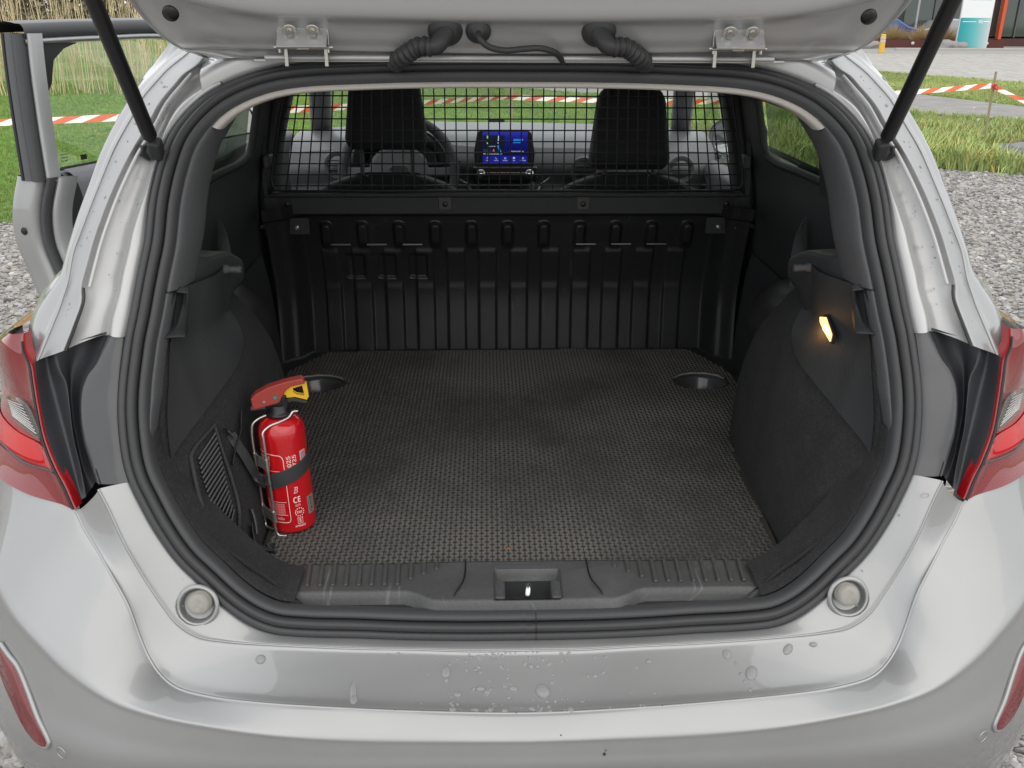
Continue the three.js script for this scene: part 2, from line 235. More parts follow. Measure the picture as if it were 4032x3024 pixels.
// ---- tail lamps
{
  const red = phy([.36, .009, .014], .10, { clearcoat: 1, clearcoatRoughness: .02 });
  const maroon = phy([.20, .008, .012], .08, { clearcoat: 1, clearcoatRoughness: .02 });
  const ruby = phy([.21, .008, .012], .16, { clearcoat: 1, clearcoatRoughness: .02, bumpMap: tex(128, (u, v) => .5 + .5 * Math.sin(u * Math.PI * 2 * 24) * Math.sin(v * Math.PI * 2 * 24), false, 8), bumpScale: .0006 });
  const bright = phy([.62, .012, .02], .12, { clearcoat: 1, clearcoatRoughness: .02 });
  const clear = phy([.95, .95, .93], .02, { transmission: 1, thickness: 0, ior: 1.5 });
  const n = 46, a = rs(tlIn, n);
  const outL = L3([[-.834, 1.080, -1.445], [-.878, 1.062, -1.47], [-.912, 1.03, -1.51], [-.930, .99, -1.54], [-.937, .94, -1.54], [-.939, .90, -1.50], [-.934, .862, -1.455], [-.922, .845, -1.42]]);
  const b = rs(outL, n);
  const face = (k) => (p, u, v) => p;
  const mid = (k, dz, dx) => a.map((p, i) => p.clone().lerp(b[i], k).add(V(dx, 0, dz)));
  const rings = [a.map((p) => p.clone().add(V(.004, 0, -.02))), a, mid(.12, .006, .0), mid(.4, .022, -.008), mid(.72, .022, -.012), mid(.92, .008, -.006), b, b.map((p) => p.clone().add(V(.0, .004, -.08)))];
  const shell = loft(rings, 5), cols = shell.userData.cols, nc = cols.length, nk = cols[0].length;
  // pick a patch of the shell, lifted off it, as its own piece
  const patch = (test, lift) => {
    const pos = [], uv = []; const P = (i, k) => cols[i][k];
    for (let i = 0; i < nc - 1; i++) for (let k = 5; k < nk - 6; k++) {
      const t = i / (nc - 1), s = k / (nk - 1); if (!test(t, s)) continue;
      const q = [P(i, k), P(i + 1, k), P(i, k + 1), P(i + 1, k + 1)]; const nn = q[1].clone().sub(q[0]).cross(q[2].clone().sub(q[0])).normalize(); if (nn.z < 0) nn.negate();
      const w = q.map((p) => p.clone().addScaledVector(V(-.35, .1, .93), lift));
      for (const j of [0, 1, 2, 2, 1, 3]) { pos.push(w[j].x, w[j].y, w[j].z); uv.push(w[j].x, w[j].y); }
    }
    const g = new THREE.BufferGeometry(); g.setAttribute('position', new THREE.Float32BufferAttribute(pos, 3)); g.setAttribute('uv', new THREE.Float32BufferAttribute(uv, 2)); const m = mergeVertices(g, 1e-5); m.computeVertexNormals(); return m;
  };
  const upper = patch((t, s) => t < .44, .0012), band = patch((t, s) => t > .64 && t < .765, .002), lower = patch((t, s) => t >= .785 && s > .0, .0012);
  // reversing lamp: dark tray, ribs, clear lens
  const zSh = (x, y) => { let b = 9, z = -1.3; for (const c of cols) for (const p of c) { const d = (p.x - x) ** 2 + (p.y - y) ** 2; if (d < b && p.z > -1.5) { b = d; z = p.z; } } return z; };
  const rv = [[-.868, .966], [-.816, .980], [-.795, .970], [-.770, .934], [-.808, .930], [-.852, .936]].map(([x, y]) => V(x, y, zSh(x, y) + .002));
  const ctr = rv.reduce((s, p) => s.add(p), V(0, 0, 0)).multiplyScalar(1 / 6), LD = V(-.42, .1, .90);
  const ringR = (k, d) => [...rs([...rv, rv[0]], 40)].map((p) => p.clone().lerp(ctr, 1 - k).addScaledVector(LD, d));
  const tray = loft([ringR(1.0, -.003), ringR(1.0, .003), ringR(.94, .0035), ringR(.90, .001), ringR(.5, .002), ringR(.01, .002)], 2);
  const lens = loft([ringR(.98, .0035), ringR(.8, .0065), ringR(.4, .008), ringR(.01, .0085)], 2);
  const lampRib = (k) => { const A = rv[0].clone().lerp(rv[5], .1 + k * .8), B = rv[1].clone().lerp(rv[3], .12 + k * .8); return cyl(A.lerp(ctr, .14).addScaledVector(LD, .004), B.lerp(ctr, .10).addScaledVector(LD, .004), .0013, .0013, 6); };
  const glint = tube([a[Math.floor(n * .765)], mid(.3, .026, -.008)[Math.floor(n * .77)], mid(.7, .026, -.01)[Math.floor(n * .775)]].map((p) => p.clone().add(V(0, 0, .003))), .0018, 16, 6);
  const edge = tube(a.slice(2).map((p) => p.clone().add(V(-.001, 0, .003))), .0022, 60, 6);
  for (const f of [(g) => g, mirG]) {
    const L = mesh('tail_lamp', f(shell), red, car);
    mesh('upper_lens', f(upper), maroon, L); mesh('brake_band', f(band), bright, L); mesh('lower_lens', f(lower), ruby, L);
    mesh('reversing_tray', f(tray), std([.14, .12, .11], .25, { metalness: .6 }), L); for (let k = 0; k < 9; k++) mesh('lens_rib', f(lampRib(k / 8)), M.chrome, L);
    mesh('reversing_lens', f(lens), clear, L); mesh('divider', f(glint), M.trim, L); mesh('lamp_seal', f(edge), M.black, L);
  }
}
// ---- bumper
let scoopCols;
{
  const half = (l) => { const a = L3(l); a[0].x = 0; return a; };
  const A = half([[0, .609, -1.182], [-.091, .609, -1.182], [-.178, .613, -1.183], [-.276, .616, -1.184], [-.408, .623, -1.187], [-.485, .629, -1.19], [-.528, .637, -1.193], [-.561, .657, -1.201], [-.586, .688, -1.213], [-.611, .726, -1.226], [-.638, .777, -1.241], [-.667, .84, -1.264], [-.68, .862, -1.274]]);
  const B = half([[0, .570, -1.083], [-.053, .571, -1.083], [-.172, .577, -1.083], [-.265, .582, -1.085], [-.416, .587, -1.096], [-.493, .587, -1.111], [-.546, .592, -1.126], [-.576, .603, -1.144], [-.598, .626, -1.161], [-.6135, .658, -1.176], [-.63, .701, -1.193], [-.655, .737, -1.215], [-.686, .768, -1.246], [-.710, .795, -1.266], [-.724, .820, -1.279]]);
  const full = (h, n) => { const r = rs([...h].reverse(), n); const m = mirP(r).reverse(); return [...r, ...m.slice(1)]; };
  const n = 150, sB = Sp.slice(0, 13);
  const s = full(sB, n), a = full(A, n), b = full(B, n);
  const mix = (p, q, k, dy, dz = 0) => p.map((v, i) => { const r = v.clone().lerp(q[i], k); r.y += dy; r.z += dz; return r; });
  // sill flange from the seal to the first crease, with the two buffer recesses
  const rec = [V(-.530, .681, -1.212), V(.530, .681, -1.212)];
  const dent = (p) => { for (const c of rec) { const d = Math.hypot(p.x - c.x, (p.y - c.y) * 1.02, (p.z - c.z) * 1.02); if (d < .0315) { const k = d < .0295 ? 1 : (.0315 - d) / .002; const q = p.clone(); q.z -= .026 * k; q.y -= .009 * k; return q; } } return p; };
  const sF = full(sB, 430), aF = full(A, 430);
  const fl = loft([sF.map((p) => p.clone().add(V(0, .004, -.012))), sF, mix(sF, aF, .12, .002, .002), mix(sF, aF, .9, .001, .001), mix(sF, aF, .97, .0), aF], 24, { fn: dent });
  const bump = mesh('bumper', fl, M.paint, car);
  const scoop = loft([a, mix(a, b, .03, -.0028, -.0005), mix(a, b, .12, -.0045), mix(a, b, .45, -.0055), mix(a, b, .8, -.004), mix(a, b, .96, -.0006), b], 8);
  scoopCols = scoop.userData.cols; mesh('loading_lip', scoop, M.paint, bump);
  mesh('crease_edge', merge([tube(rs(a, 160).map((p) => p.clone().add(V(0, -.0010, -.0006))), .0019, 320, 8), tube(rs(b, 160).map((p) => p.clone().add(V(0, -.0016, -.0008))), .0030, 320, 8)]), M.paint, bump);
  // outer skin below the crease and the lamps
  const TT = L3([[-.724, .822, -1.279], [-.745, .830, -1.285], [-.777, .836, -1.300], [-.836, .843, -1.335], [-.885, .843, -1.375], [-.925, .842, -1.43], [-.938, .85, -1.55], [-.94, .86, -1.68]]);
  const BT = [...B, ...TT.slice(1)];
  const Cx = half([[0, .545, -1.05], [-.101, .547, -1.05], [-.262, .552, -1.051], [-.385, .562, -1.054], [-.481, .574, -1.062], [-.555, .583, -1.074], [-.632, .598, -1.094], [-.705, .630, -1.124], [-.756, .657, -1.155], [-.822, .683, -1.207], [-.885, .71, -1.28], [-.926, .735, -1.40], [-.942, .75, -1.55], [-.946, .76, -1.68]]);
  const plan = (w, p, k, z0, y, x1) => { const r = [V(0, y, z0)]; for (let i = 1; i <= 24; i++) { const t = i / 24, x = w * Math.sin(t * Math.PI / 2) ** .8; const f = Math.max(0, 1 - (x / w) ** p) ** .5; r.push(V(-x, y, z0 - k * (1 - f))); } r.push(V(-w, y, z0 - k - .08), V(-w, y, -1.68)); return r; };
  const D1 = full(plan(.944, 5, .34, -1.040, .50, 0), n), D2 = full(plan(.928, 5.2, .34, -1.043, .40, 0), n), D3 = full(plan(.888, 5, .33, -1.068, .28, 0), n), D4 = full(plan(.83, 5, .3, -1.14, .20, 0), n);
  const kx = (arr) => arr, bt = full(BT, n), cx = full(Cx, n);
  const skin = loft([bt, mix(bt, cx, .04, -.0002, .0012), mix(bt, cx, .12, .0002, .0018), mix(bt, cx, .5, .001, .0022), mix(bt, cx, .85, .0008, .0018), cx, mix(cx, D1, .10, -.001, .0), mix(cx, D1, .5, 0, .0), D1, D2, D3, D4], 6);
  mesh('bumper_skin', skin, M.paint, bump);
  // pressed cups and the buffers in them
  for (const sg of [-1, 1]) mesh('buffer_cup', aim(lathe([[.0350, -.0030], [.0330, .0002], [.0300, .0009], [.0278, -.0004], [.0268, -.003], [.0264, -.013], [.022, -.0145], [0, -.0145]], 48), V(0, .34, .94), V(sg * .530, .6793, -1.2145)), M.paint, bump);
  // buffers in the recesses
  for (const sg of [-1, 1]) { const g = aim(lathe([[0, .034], [.010, .0345], [.0165, .032], [.0185, .027], [.019, .0], [.02, -.02]]), V(0, .30, .95), V(sg * .525, .6795, -1.2355)); mesh('rubber_buffer', g, std([.50, .49, .46], .7, { bumpMap: tGrain, bumpScale: .0006, map: tex(128, (u, v) => { const k = .86 + .14 * fbm(u * 8, v * 8, 8, 4); return [k, k, k * .98]; }) }), bump); }
  // red reflectors low on the corners
  const bc = skin.userData.cols, rp = [[-.845, .622], [-.825, .615], [-.804, .606], [-.785, .582], [-.764, .548], [-.743, .512], [-.751, .503], [-.775, .509], [-.80, .540], [-.836, .574], [-.860, .602]];
  const zAt = (x, y, col = bc) => { let best = 1e9, z = -1.2; for (const c of col) for (const p of c) if (p.x < 0 && p.z > -1.26 && p.y > .3) { const d = (p.x - x) ** 2 + (p.y - y) ** 2; if (d < best) { best = d; z = p.z; } } return z; };
  const ring = rs([...rp, rp[0]].map(([x, y]) => V(x, y, zAt(x, y))), 50), cc = ring.reduce((q, p) => q.add(p), V(0, 0, 0)).multiplyScalar(1 / 50);
  const rg = (k, d) => ring.map((p) => p.clone().lerp(cc, 1 - k).addScaledVector(V(-.55, 0, .84), d));
  const refl = loft([rg(1, -.004), rg(1, .004), rg(.94, .007), rg(.5, .011), rg(.02, .012)], 3);
  const rimG = tube([...ring].map((p) => p.clone().addScaledVector(V(-.55, 0, .84), .002)), .004, 70, 8);
  const rm = phy([.17, .006, .010], .14, { clearcoat: 1, clearcoatRoughness: .03, bumpMap: tFine, bumpScale: .001 });
  const capP = V(-.722, .505, zAt(-.722, .505) + .0015), capG = aim(new THREE.TorusGeometry(.010, .0005, 6, 28).rotateX(Math.PI / 2), V(-.45, 0, .89), capP);
  for (const f of [(g) => g, mirG]) { const r = mesh('reflector', f(refl), rm, bump); mesh('reflector_rim', f(rimG), M.paint, r); mesh('towing_cap', f(capG), M.zinc, bump); }
  // small stone chips and the oval stamp on the right flange
  for (const [x, y, z, s] of [[.113, .524, -1.0435, .0026], [.115, .531, -1.0435, .0012], [-.160, .563, -1.066, .0024], [-.152, .561, -1.0655, .0012], [.047, .552, -1.0545, .0014], [-.205, .5795, -1.083, .0014], [.205, .5795, -1.083, .0014], [-.02, .5715, -1.082, .001]]) mesh('paint_chip', aim(new THREE.CylinderGeometry(s * .7, s, .0008, 6), V(0, .5, .87), V(x, y, z)), M.black, bump);
  mesh('oval_stamp', aim(new THREE.TorusGeometry(.0062, .0006, 6, 30).rotateX(Math.PI / 2).scale(1, 1, .55), V(-.1, .3, .95), V(.651, .840, -1.266)), M.zinc, bump);
}
// ---- tailgate, raised
{
  const wy = (y) => { const t = [[1.487, .515], [1.492, .528], [1.503, .556], [1.518, .576], [1.539, .592], [1.56, .604], [1.581, .614], [1.66, .625], [1.9, .63]]; for (let i = 1; i < t.length; i++) if (y <= t[i][0] || i === t.length - 1) { const k = Math.max(0, (y - t[i - 1][0]) / (t[i][0] - t[i - 1][0])); return t[i - 1][1] + k * (t[i][1] - t[i - 1][1]); } };
  const wz = (z) => wy(1.49 + (z + 1.64) * .4);
  const prof = [[-1.655, 1.512], [-1.648, 1.496], [-1.636, 1.4885], [-1.626, 1.492], [-1.619, 1.502], [-1.608, 1.505], [-1.602, 1.513], [-1.592, 1.524], [-1.582, 1.538], [-1.572, 1.549], [-1.564, 1.5525], [-1.556, 1.556], [-1.549, 1.566], [-1.543, 1.590], [-1.530, 1.622], [-1.49, 1.655], [-1.33, 1.755]];
  const nx = 121, rings = prof.map(([z, y], j) => {
    const r = []; for (let i = 0; i < nx; i++) {
      const t = i / (nx - 1) * 2 - 1, at = Math.abs(t); let yy = y, zz = z; if (j >= 8) { const e = Math.max(0, (at - .60) / .40); const q = e * e * Math.min(1, (j - 7) / 2); yy += .052 * q; zz += .035 * q; }
      const w = wy(yy), x = t * w; const edge = Math.max(0, (Math.abs(x) - (w - .05)) / .05);
      yy += -.003 * Math.cos(at * 3.1); zz += .010 * edge ** 3;
      if (j > 2 && j < 9) { const d = (Math.abs(x) - .50) / .022; zz -= .010 * Math.exp(-d * d) * (j < 7 ? 1 : .3); }  // pressed dimple near each corner
      r.push(V(x, yy, zz));
    } return r;
  });
  const gate = mesh('tailgate', loft(rings, 4), M.paintInner, car);
  const rimP = rs(prof.map(([z, y], j) => { const q = j >= 8 ? Math.min(1, (j - 7) / 2) : 0, yy = y + .052 * q; return V(-wy(yy), yy, z + .035 * q + .010); }).concat([V(-.63, 1.80, -1.25), V(-.63, 1.93, -1.05)]), 70);
  const sideG = loft([[.004, -.002, .0], [-.001, .001, .003], [-.006, .002, .002], [-.010, .004, -.008], [-.012, .03, -.03]].map(([a, b, c]) => rimP.map((p) => p.clone().add(V(a, b, c)))), 3);
  for (const f of [(g) => g, mirG]) mesh('gate_hem', f(sideG), M.paint, gate);
  // outer skin, rear screen, lower panel
  const sk = [[-1.66, 1.512], [-1.668, 1.535], [-1.63, 1.60], [-1.45, 1.74], [-1.30, 1.835]].map(([z, y]) => { const r = []; for (let i = 0; i < 41; i++) { const t = i / 20 - 1; r.push(V(t * (wz(z) + .012), y - .02 * t ** 4, z)); } return r; });
  mesh('gate_skin', loft(sk, 3), M.paint, gate);
  for (const sg of [-1, 1]) { const p = [[-1.31, 1.765], [-1.17, 1.86], [-1.05, 1.935]].map(([z, y]) => [V(sg * .46, y, z), V(sg * .50, y - .025, z), V(sg * .58, y - .01, z), V(sg * (wz(z) + .012), y + .035, z), V(sg * .5, y + .06, z), V(sg * .46, y, z)]); mesh('screen_frame', loft(p, 3), M.paint, gate); }
  mesh('rear_screen', loft([[-1.31, 1.80], [-1.17, 1.895], [-1.04, 1.975]].map(([z, y]) => [V(-.5, y - .03, z), V(-.25, y, z), V(0, y + .008, z), V(.25, y, z), V(.5, y - .03, z)]), 3), M.privacy, gate);
  const lp = [[-1.08, 1.93, .61], [-1.07, 1.905, .62], [-.98, 1.96, .62], [-.88, 2.01, .60], [-.84, 2.06, .57], [-.88, 2.12, .6], [-1.02, 2.04, .62], [-1.08, 1.93, .61]].map(([z, y, w]) => { const r = []; for (let i = 0; i < 31; i++) { const t = i / 15 - 1; r.push(V(t * w, y - .02 * t ** 4, z - .04 * t * t)); } return r; });
  mesh('gate_panel', loft(lp, 3), M.paint, gate);
  mesh('gate_trim', loft([[-1.05, 1.90, .52], [-.97, 1.945, .55], [-.89, 1.99, .52]].map(([z, y, w]) => [V(-w, y + .01, z), V(-w * .9, y - .012, z), V(0, y - .014, z), V(w * .9, y - .012, z), V(w, y + .01, z)]), 3), M.trimDark, gate);
  // rubber plugs
  for (const sg of [-1, 1]) { const d = V(0, -.45, .89); mesh('rubber_plug', aim(lathe([[.0, .006], [.006, .0055], [.0095, .002], [.0125, .0015], [.013, -.002]]), d, V(sg * .553, 1.561, -1.535)), M.black, gate); }
  // hinges: cranked arm, pin, plate with two bolts
  for (const sg of [-1, 1]) {
    const h = new THREE.Group(); h.name = 'hinge'; car.add(h); h.position.set(sg * .358, 0, 0); if (sg > 0) h.scale.x = -1;
    const inc = .32, pc = V(0, 1.527, -1.588), fr = new THREE.Matrix4().makeRotationX(Math.PI / 2 - inc - .10).setPosition(pc);
    const plate = (() => { const s = new THREE.Shape(); const w = .0395, b = -.026, t = .034, r = .012; s.moveTo(-w, b); s.lineTo(-w, t - r); s.quadraticCurveTo(-w, t, -w + r, t); s.lineTo(w - r, t); s.quadraticCurveTo(w, t, w, t - r); s.lineTo(w, b); s.closePath(); return new THREE.ExtrudeGeometry(s, { depth: .002, bevelEnabled: true, bevelSize: .0008, bevelThickness: .0008, bevelSegments: 2 }); })();
    plate.rotateX(-.72); plate.translate(0, 1.531, -1.576); mesh('hinge_plate', plate, M.paintInner, h);
    // folded ears carrying the pin
    for (const e of [-1, 1]) mesh('hinge_ear', merge([box(.0035, .036, .012, e * .040, 1.520, -1.585, .001), box(.0065, .034, .012, e * .033, 1.497, -1.600, .0015)]), M.zinc, h);
    mesh('hinge_pin', cyl(V(-.048, 1.511, -1.578), V(.048, 1.511, -1.578), .003), M.zinc, h);
    mesh('knuckle', merge([cyl(V(-.010, 1.511, -1.578), V(.010, 1.511, -1.578), .0062), box(.020, .020, .004, 0, 1.519, -1.584, .001)]), M.zinc, h);
    for (const e of [-1, 1]) { const d = V(0, -.55, .83).normalize(), at = V(e * .0185, 1.5365, -1.569); const b = mesh('bolt', aim(lathe([[0, .003], [.0105, .003], [.012, .0015], [.012, 0]], 24), d, at), M.zinc, h); mesh('bolt_head', aim(new THREE.CylinderGeometry(.0068, .0072, .007, 6), d, at.clone().addScaledVector(d, .006)), M.zinc, b); }
  }
  mesh('roof_rail', merge([cyl(V(-.43, 1.4935, -1.612), V(.43, 1.4935, -1.612), .0045), box(.9, .004, .016, 0, 1.489, -1.622, .001)]), M.paintInner, car);
  // corrugated loom boots
  for (const sg of [-1, 1]) {
    const a = V(sg * .126, 1.535, -1.575), d = V(sg * .45, -.60, .50).normalize();
    const pts = [a, a.clone().addScaledVector(d, .03), V(sg * .168, 1.513, -1.568), V(sg * .192, 1.500, -1.585), V(sg * .215, 1.485, -1.63)];
    const c = curve(pts), rings = []; for (let i = 0; i <= 90; i++) { const t = i / 90, p = c.getPoint(t), tg = c.getTangent(t), u = V(0, 0, 1).cross(tg).normalize(), w = tg.clone().cross(u); const rib = t > .30 ? .0022 * Math.sin(t * 78) : 0; const rad = (t < .3 ? .0165 - t * .008 : .0142) + rib; const r = []; for (let k = 0; k <= 16; k++) { const an = k / 16 * Math.PI * 2; r.push(p.clone().addScaledVector(u, Math.cos(an) * rad).addScaledVector(w, Math.sin(an) * rad)); } rings.push(r); }
    const boot = mesh('cable_boot', loft(rings, 0), M.rubberSoft, car);
    mesh('boot_flange', aim(lathe([[0, .014], [.014, .014], [.019, .012], [.026, .006], [.0285, .002], [.029, -.002], [.027, -.005]], 32), V(0, -.55, .83), a.clone().add(V(0, .002, -.006))), M.rubberSoft, boot);
  }
  const wg = mesh('washer_hose', tube(L3([[-.072, 1.535, -1.568], [-.070, 1.526, -1.555], [-.056, 1.514, -1.556], [-.030, 1.508, -1.563], [.0, 1.510, -1.567], [.030, 1.511, -1.572], [.055, 1.504, -1.585], [.072, 1.488, -1.62]]), .0052, 60, 10), M.rubberSoft, car);
  mesh('hose_grommet', aim(lathe([[0, .016], [.006, .016], [.008, .010], [.016, .006], [.0205, .002], [.021, -.002]], 28), V(0, -.5, .86), V(-.072, 1.536, -1.577)), M.rubberSoft, wg);
  // gas struts
  for (const sg of [-1, 1]) {
    const a = V(sg * .607, 1.343, -1.543), b = V(sg * .618, 1.80, -1.25), d = b.clone().sub(a).normalize();
    const st = mesh('gas_strut', merge([cyl(a.clone().addScaledVector(d, .040), a.clone().addScaledVector(d, .36), .0122, .0122, 20), cyl(a.clone().addScaledVector(d, .36), b, .0045)]), M.black, car);
    mesh('end_fitting', merge([cyl(a.clone().addScaledVector(d, .034), a.clone().addScaledVector(d, .046), .0085, .0105, 14), aim(box(.021, .036, .023, 0, 0, 0, .005), d.clone().add(V(sg * -.15, 0, 0)), a.clone().addScaledVector(d, .014).add(V(sg * -.004, 0, .006)))]), M.trimDark, st);
    mesh('ball_stud', merge([cyl(a.clone().add(V(sg * .004, .004, .004)), a.clone().add(V(sg * .022, .006, -.012)), .008), cyl(a.clone().add(V(sg * .014, .005, -.004)), a.clone().add(V(sg * .021, .0055, -.010)), .0145, .0145, 6)]), M.trimDark, st);
  }
}
// ================================================================ LOAD SPACE
const FY = .66;
// left side carpet as x(z, y)
const cZ = [-1.25, -1.34, -1.42, -1.55, -1.7, -1.85, -1.95, -2.0], cY = [.64, .70, .76, .84, .92, 1.0, 1.06];
const cX = [[-.35, -.43, -.51, -.575, -.605, -.61, -.605], [-.45, -.487, -.53, -.568, -.592, -.602, -.602], [-.475, -.488, -.507, -.532, -.557, -.573, -.585], [-.478, -.482, -.487, -.494, -.505, -.523, -.548], [-.487, -.489, -.491, -.496, -.507, -.535, -.59], [-.5, -.502, -.505, -.513, -.533, -.585, -.645], [-.53, -.532, -.537, -.55, -.585, -.645, -.665], [-.6, -.605, -.61, -.62, -.645, -.665, -.668]];
const carpRings = cZ.map((z, i) => curve(cY.map((y, j) => V(cX[i][j], y, z))).getPoints(36));
const carpG = loft(carpRings, 8, { fn: (p) => V(p.x, p.y, Math.min(p.z, zo(p.y) - .030)) }), carpCols = carpG.userData.cols;
const cr = (a, b, c, d, t) => b + .5 * t * (c - a + t * (2 * a - 5 * b + 4 * c - d + t * (3 * (b - c) + d - a)));
function carpX(z, y) { // the same surface by interpolation
  const at = (A, v, dir) => { let i = 0; while (i < A.length - 2 && (dir > 0 ? v > A[i + 1] : v < A[i + 1])) i++; return [i, Math.max(0, Math.min(1, (v - A[i]) / (A[i + 1] - A[i])))]; };
  const [i, t] = at(cZ, z, -1), [j, u] = at(cY, y, 1), c = (a, n) => Math.max(0, Math.min(n - 1, a));
  const row = (k) => { const R = cX[c(k, 8)]; return cr(R[c(j - 1, 7)], R[c(j, 7)], R[c(j + 1, 7)], R[c(j + 2, 7)], u); };
  return cr(row(i - 1), row(i), row(i + 1), row(i + 2), t);
}
const sides = [(g) => g, mirG];
sides.forEach((f, si) => {
  const cp = mesh('wheelhouse_carpet', f(carpG), M.carpet, car);
  // soft crease panel behind the rear corner
  // lower quarter trim over the carpet
  const rows = []; for (let i = 0; i <= 24; i++) { const r = []; for (let k = 0; k <= 20; k++) { const u = i / 24, y0 = .885 + .155 * u, y = y0 + (1.14 - y0) * k / 20, zs = zo(y) - .026, z = zs + u * (-1.655 - zs), e = Math.min(1, u * 3.2), eb = e * e * (3 - 2 * e); r.push(V(Math.max(carpX(z, Math.min(1.055, y)) + .007, -.592 * (1 - eb) + eb * (carpX(z, Math.min(1.055, y)) + .008)) + .012 * u * Math.max(0, y - 1.055) / .085, y, z)); } rows.push(r); }
  const lt = mesh('lower_quarter_trim', f(loft(rows, 2)), M.trimDark, car);
  // lashing hook in the trim
  mesh('lashing_hook', f(merge([tube(L3([[-.574, 1.003, -1.475], [-.572, .985, -1.47], [-.575, .970, -1.475], [-.59, .960, -1.478]]), .0042, 20, 8), box(.004, .03, .03, -.582, .985, -1.482, .0015)])), M.trim, lt);
  // recessed grip
  const q = (x, y) => [x, y];
  const gp = (k, d) => L3([[-.590, 1.078, -1.424], [-.556, 1.080, -1.426], [-.553, 1.142, -1.455], [-.573, 1.144, -1.455]]).map((p, i, a) => { const c = V(-.568, 1.111, -1.44); return p.lerp(c, 1 - k).add(V(0, -.3 * d, d)); });
  const cl = (a) => [...a, a[0]].flatMap((p, i, arr) => i < arr.length - 1 ? [p, p.clone().lerp(arr[i + 1], .5)] : [p]);
  mesh('grip_recess', f(loft([cl(gp(1.12, .010)), cl(gp(1.05, .022)), cl(gp(.98, .018)), cl(gp(.86, -.004)), cl(gp(.02, -.012))], 2)), M.trimDark, lt);
  // parcel-shelf bracket with its pin
  const A = [[-.60, 1.20, -1.47], [-.555, 1.172, -1.535], [-.542, 1.150, -1.655], [-.535, 1.128, -1.70]], B = [[-.66, 1.205, -1.48], [-.66, 1.178, -1.54], [-.66, 1.155, -1.66], [-.66, 1.128, -1.73]];
  const C0 = [[-.588, 1.150, -1.46], [-.548, 1.11, -1.54], [-.535, 1.09, -1.66], [-.533, 1.085, -1.70]], C1 = [[-.585, 1.06, -1.46], [-.55, 1.03, -1.56], [-.555, 1.03, -1.66], [-.60, 1.03, -1.72]];
  mesh('shelf_ledge', f(loft([rs(L3(B), 20), rs(L3(A), 20).map((p) => p.add(V(-.008, .002, 0))), rs(L3(A), 20)], 3)), M.trimOlive, lt);
  mesh('shelf_bracket', f(loft([rs(L3(A), 20), rs(L3(A), 20).map((p) => p.add(V(.005, -.008, 0))), rs(L3(C0), 20), rs(L3(C1), 20)], 4)), M.trimDark, lt);
  const pd = V(1, 0, .05); mesh('shelf_pin', f(aim(lathe([[0, .036], [.0062, .036], [.0066, .033], [.006, .014], [.0085, .012], [.0085, .002], [.0105, 0], [.0105, -.004]], 18), pd, V(-.543, 1.131, -1.605))), M.trim, lt);
  // side wall above, with the quarter window
  const wall = (z0, z1, y0, y1, dx = 0, n = 14) => { const R = []; for (let i = 0; i <= n; i++) { const z = z0 + (z1 - z0) * i / n, r = []; for (let k = 0; k <= n; k++) { const y = y0 + (y1 - y0) * k / n; const b = .035 * Math.exp(-(((y - 1.13) / .07) ** 2)) * Math.exp(-(((z + 1.95) / .3) ** 2)); r.push(V(-.675 + .20 * Math.max(0, y - 1.12) + .5 * Math.max(0, y - 1.36) + b + dx, y, z)); } R.push(r); } return loft(R, 0); };
  const sw = mesh('side_wall_trim', f(wall(-1.56, -2.62, .64, 1.232)), M.trimDark, car);
  mesh('window_header', f(wall(-1.80, -2.62, 1.42, 1.50)), M.trimDark, sw); mesh('pillar_cover', f(wall(-2.33, -2.62, 1.232, 1.42)), M.trimDark, sw); mesh('rear_post', f(wall(-1.66, -1.80, 1.232, 1.42, .04)), M.trimDark, sw);
  mesh('window_surround', f(tube(L3([[-.648, 1.24, -1.80], [-.648, 1.236, -2.0], [-.648, 1.232, -2.24], [-.645, 1.245, -2.30], [-.635, 1.30, -2.32], [-.615, 1.40, -2.335]]), .010, 60, 8)), M.trimDark, sw);
  mesh('quarter_glass', f(wall(-1.76, -2.36, 1.22, 1.43, -.022, 6)), M.tint, sw);
  // outer skin of the body side below and above the window
  const sk = []; for (let i = 0; i <= 12; i++) { const z = -1.68 - i / 12 * .95; sk.push(L3([[-.90, .30, z], [-.922, .50, z], [-.925, .72, z], [-.905, .9, z], [-.87, 1.05, z], [-.80, 1.15, z], [-.745, 1.20, z], [-.735, 1.225, z]])); }
  mesh('body_side', f(loft(sk, 3)), M.paint, car);
  mesh('side_rail', f(loft([0, 1].map((k) => L3([[-.655, 1.42, -1.78 - k * .86], [-.65, 1.45, -1.78 - k * .86], [-.625, 1.485, -1.78 - k * .86], [-.59, 1.505, -1.78 - k * .86]])), 3)), M.paint, car);
  // wheel-arch bolster in front of the carpet
  const bo = []; for (let i = 0; i <= 24; i++) { const t = i / 24, z = -1.78 - t * .46, h = Math.sin(Math.PI * Math.min(1, t * .9 + .06)) ** .6, top = .90 + .07 * Math.sin(Math.PI * Math.min(1, .15 + t * .8)) - .05 * t, r = []; for (let k = 0; k <= 20; k++) { const a = k / 20 * Math.PI * .62; r.push(V(-.665 + .088 * h * Math.sin(a * 1.35), top + .05 - .12 * (1 - Math.cos(a)) - k / 20 * .05, z)); } bo.push(r); }
  mesh('arch_bolster', f(loft(bo, 2)), M.gloss.clone(), car).material = std([.03, .031, .03], .42);
  const ab = []; for (let i = 0; i <= 10; i++) { const z = -1.9 - i / 10 * .5; ab.push(L3([[-.64, .64, z], [-.645, .75, z], [-.655, .88, z], [-.668, .96, z]])); }
  mesh('arch_liner', f(loft(ab, 3)), M.trimDark, car);
  mesh('belt_strap', f(ribbon(L3([[-.615, .90, -2.06], [-.612, .84, -2.06], [-.610, .78, -2.05]]), .012, .002, V(0, 0, 1))), M.trim, car);
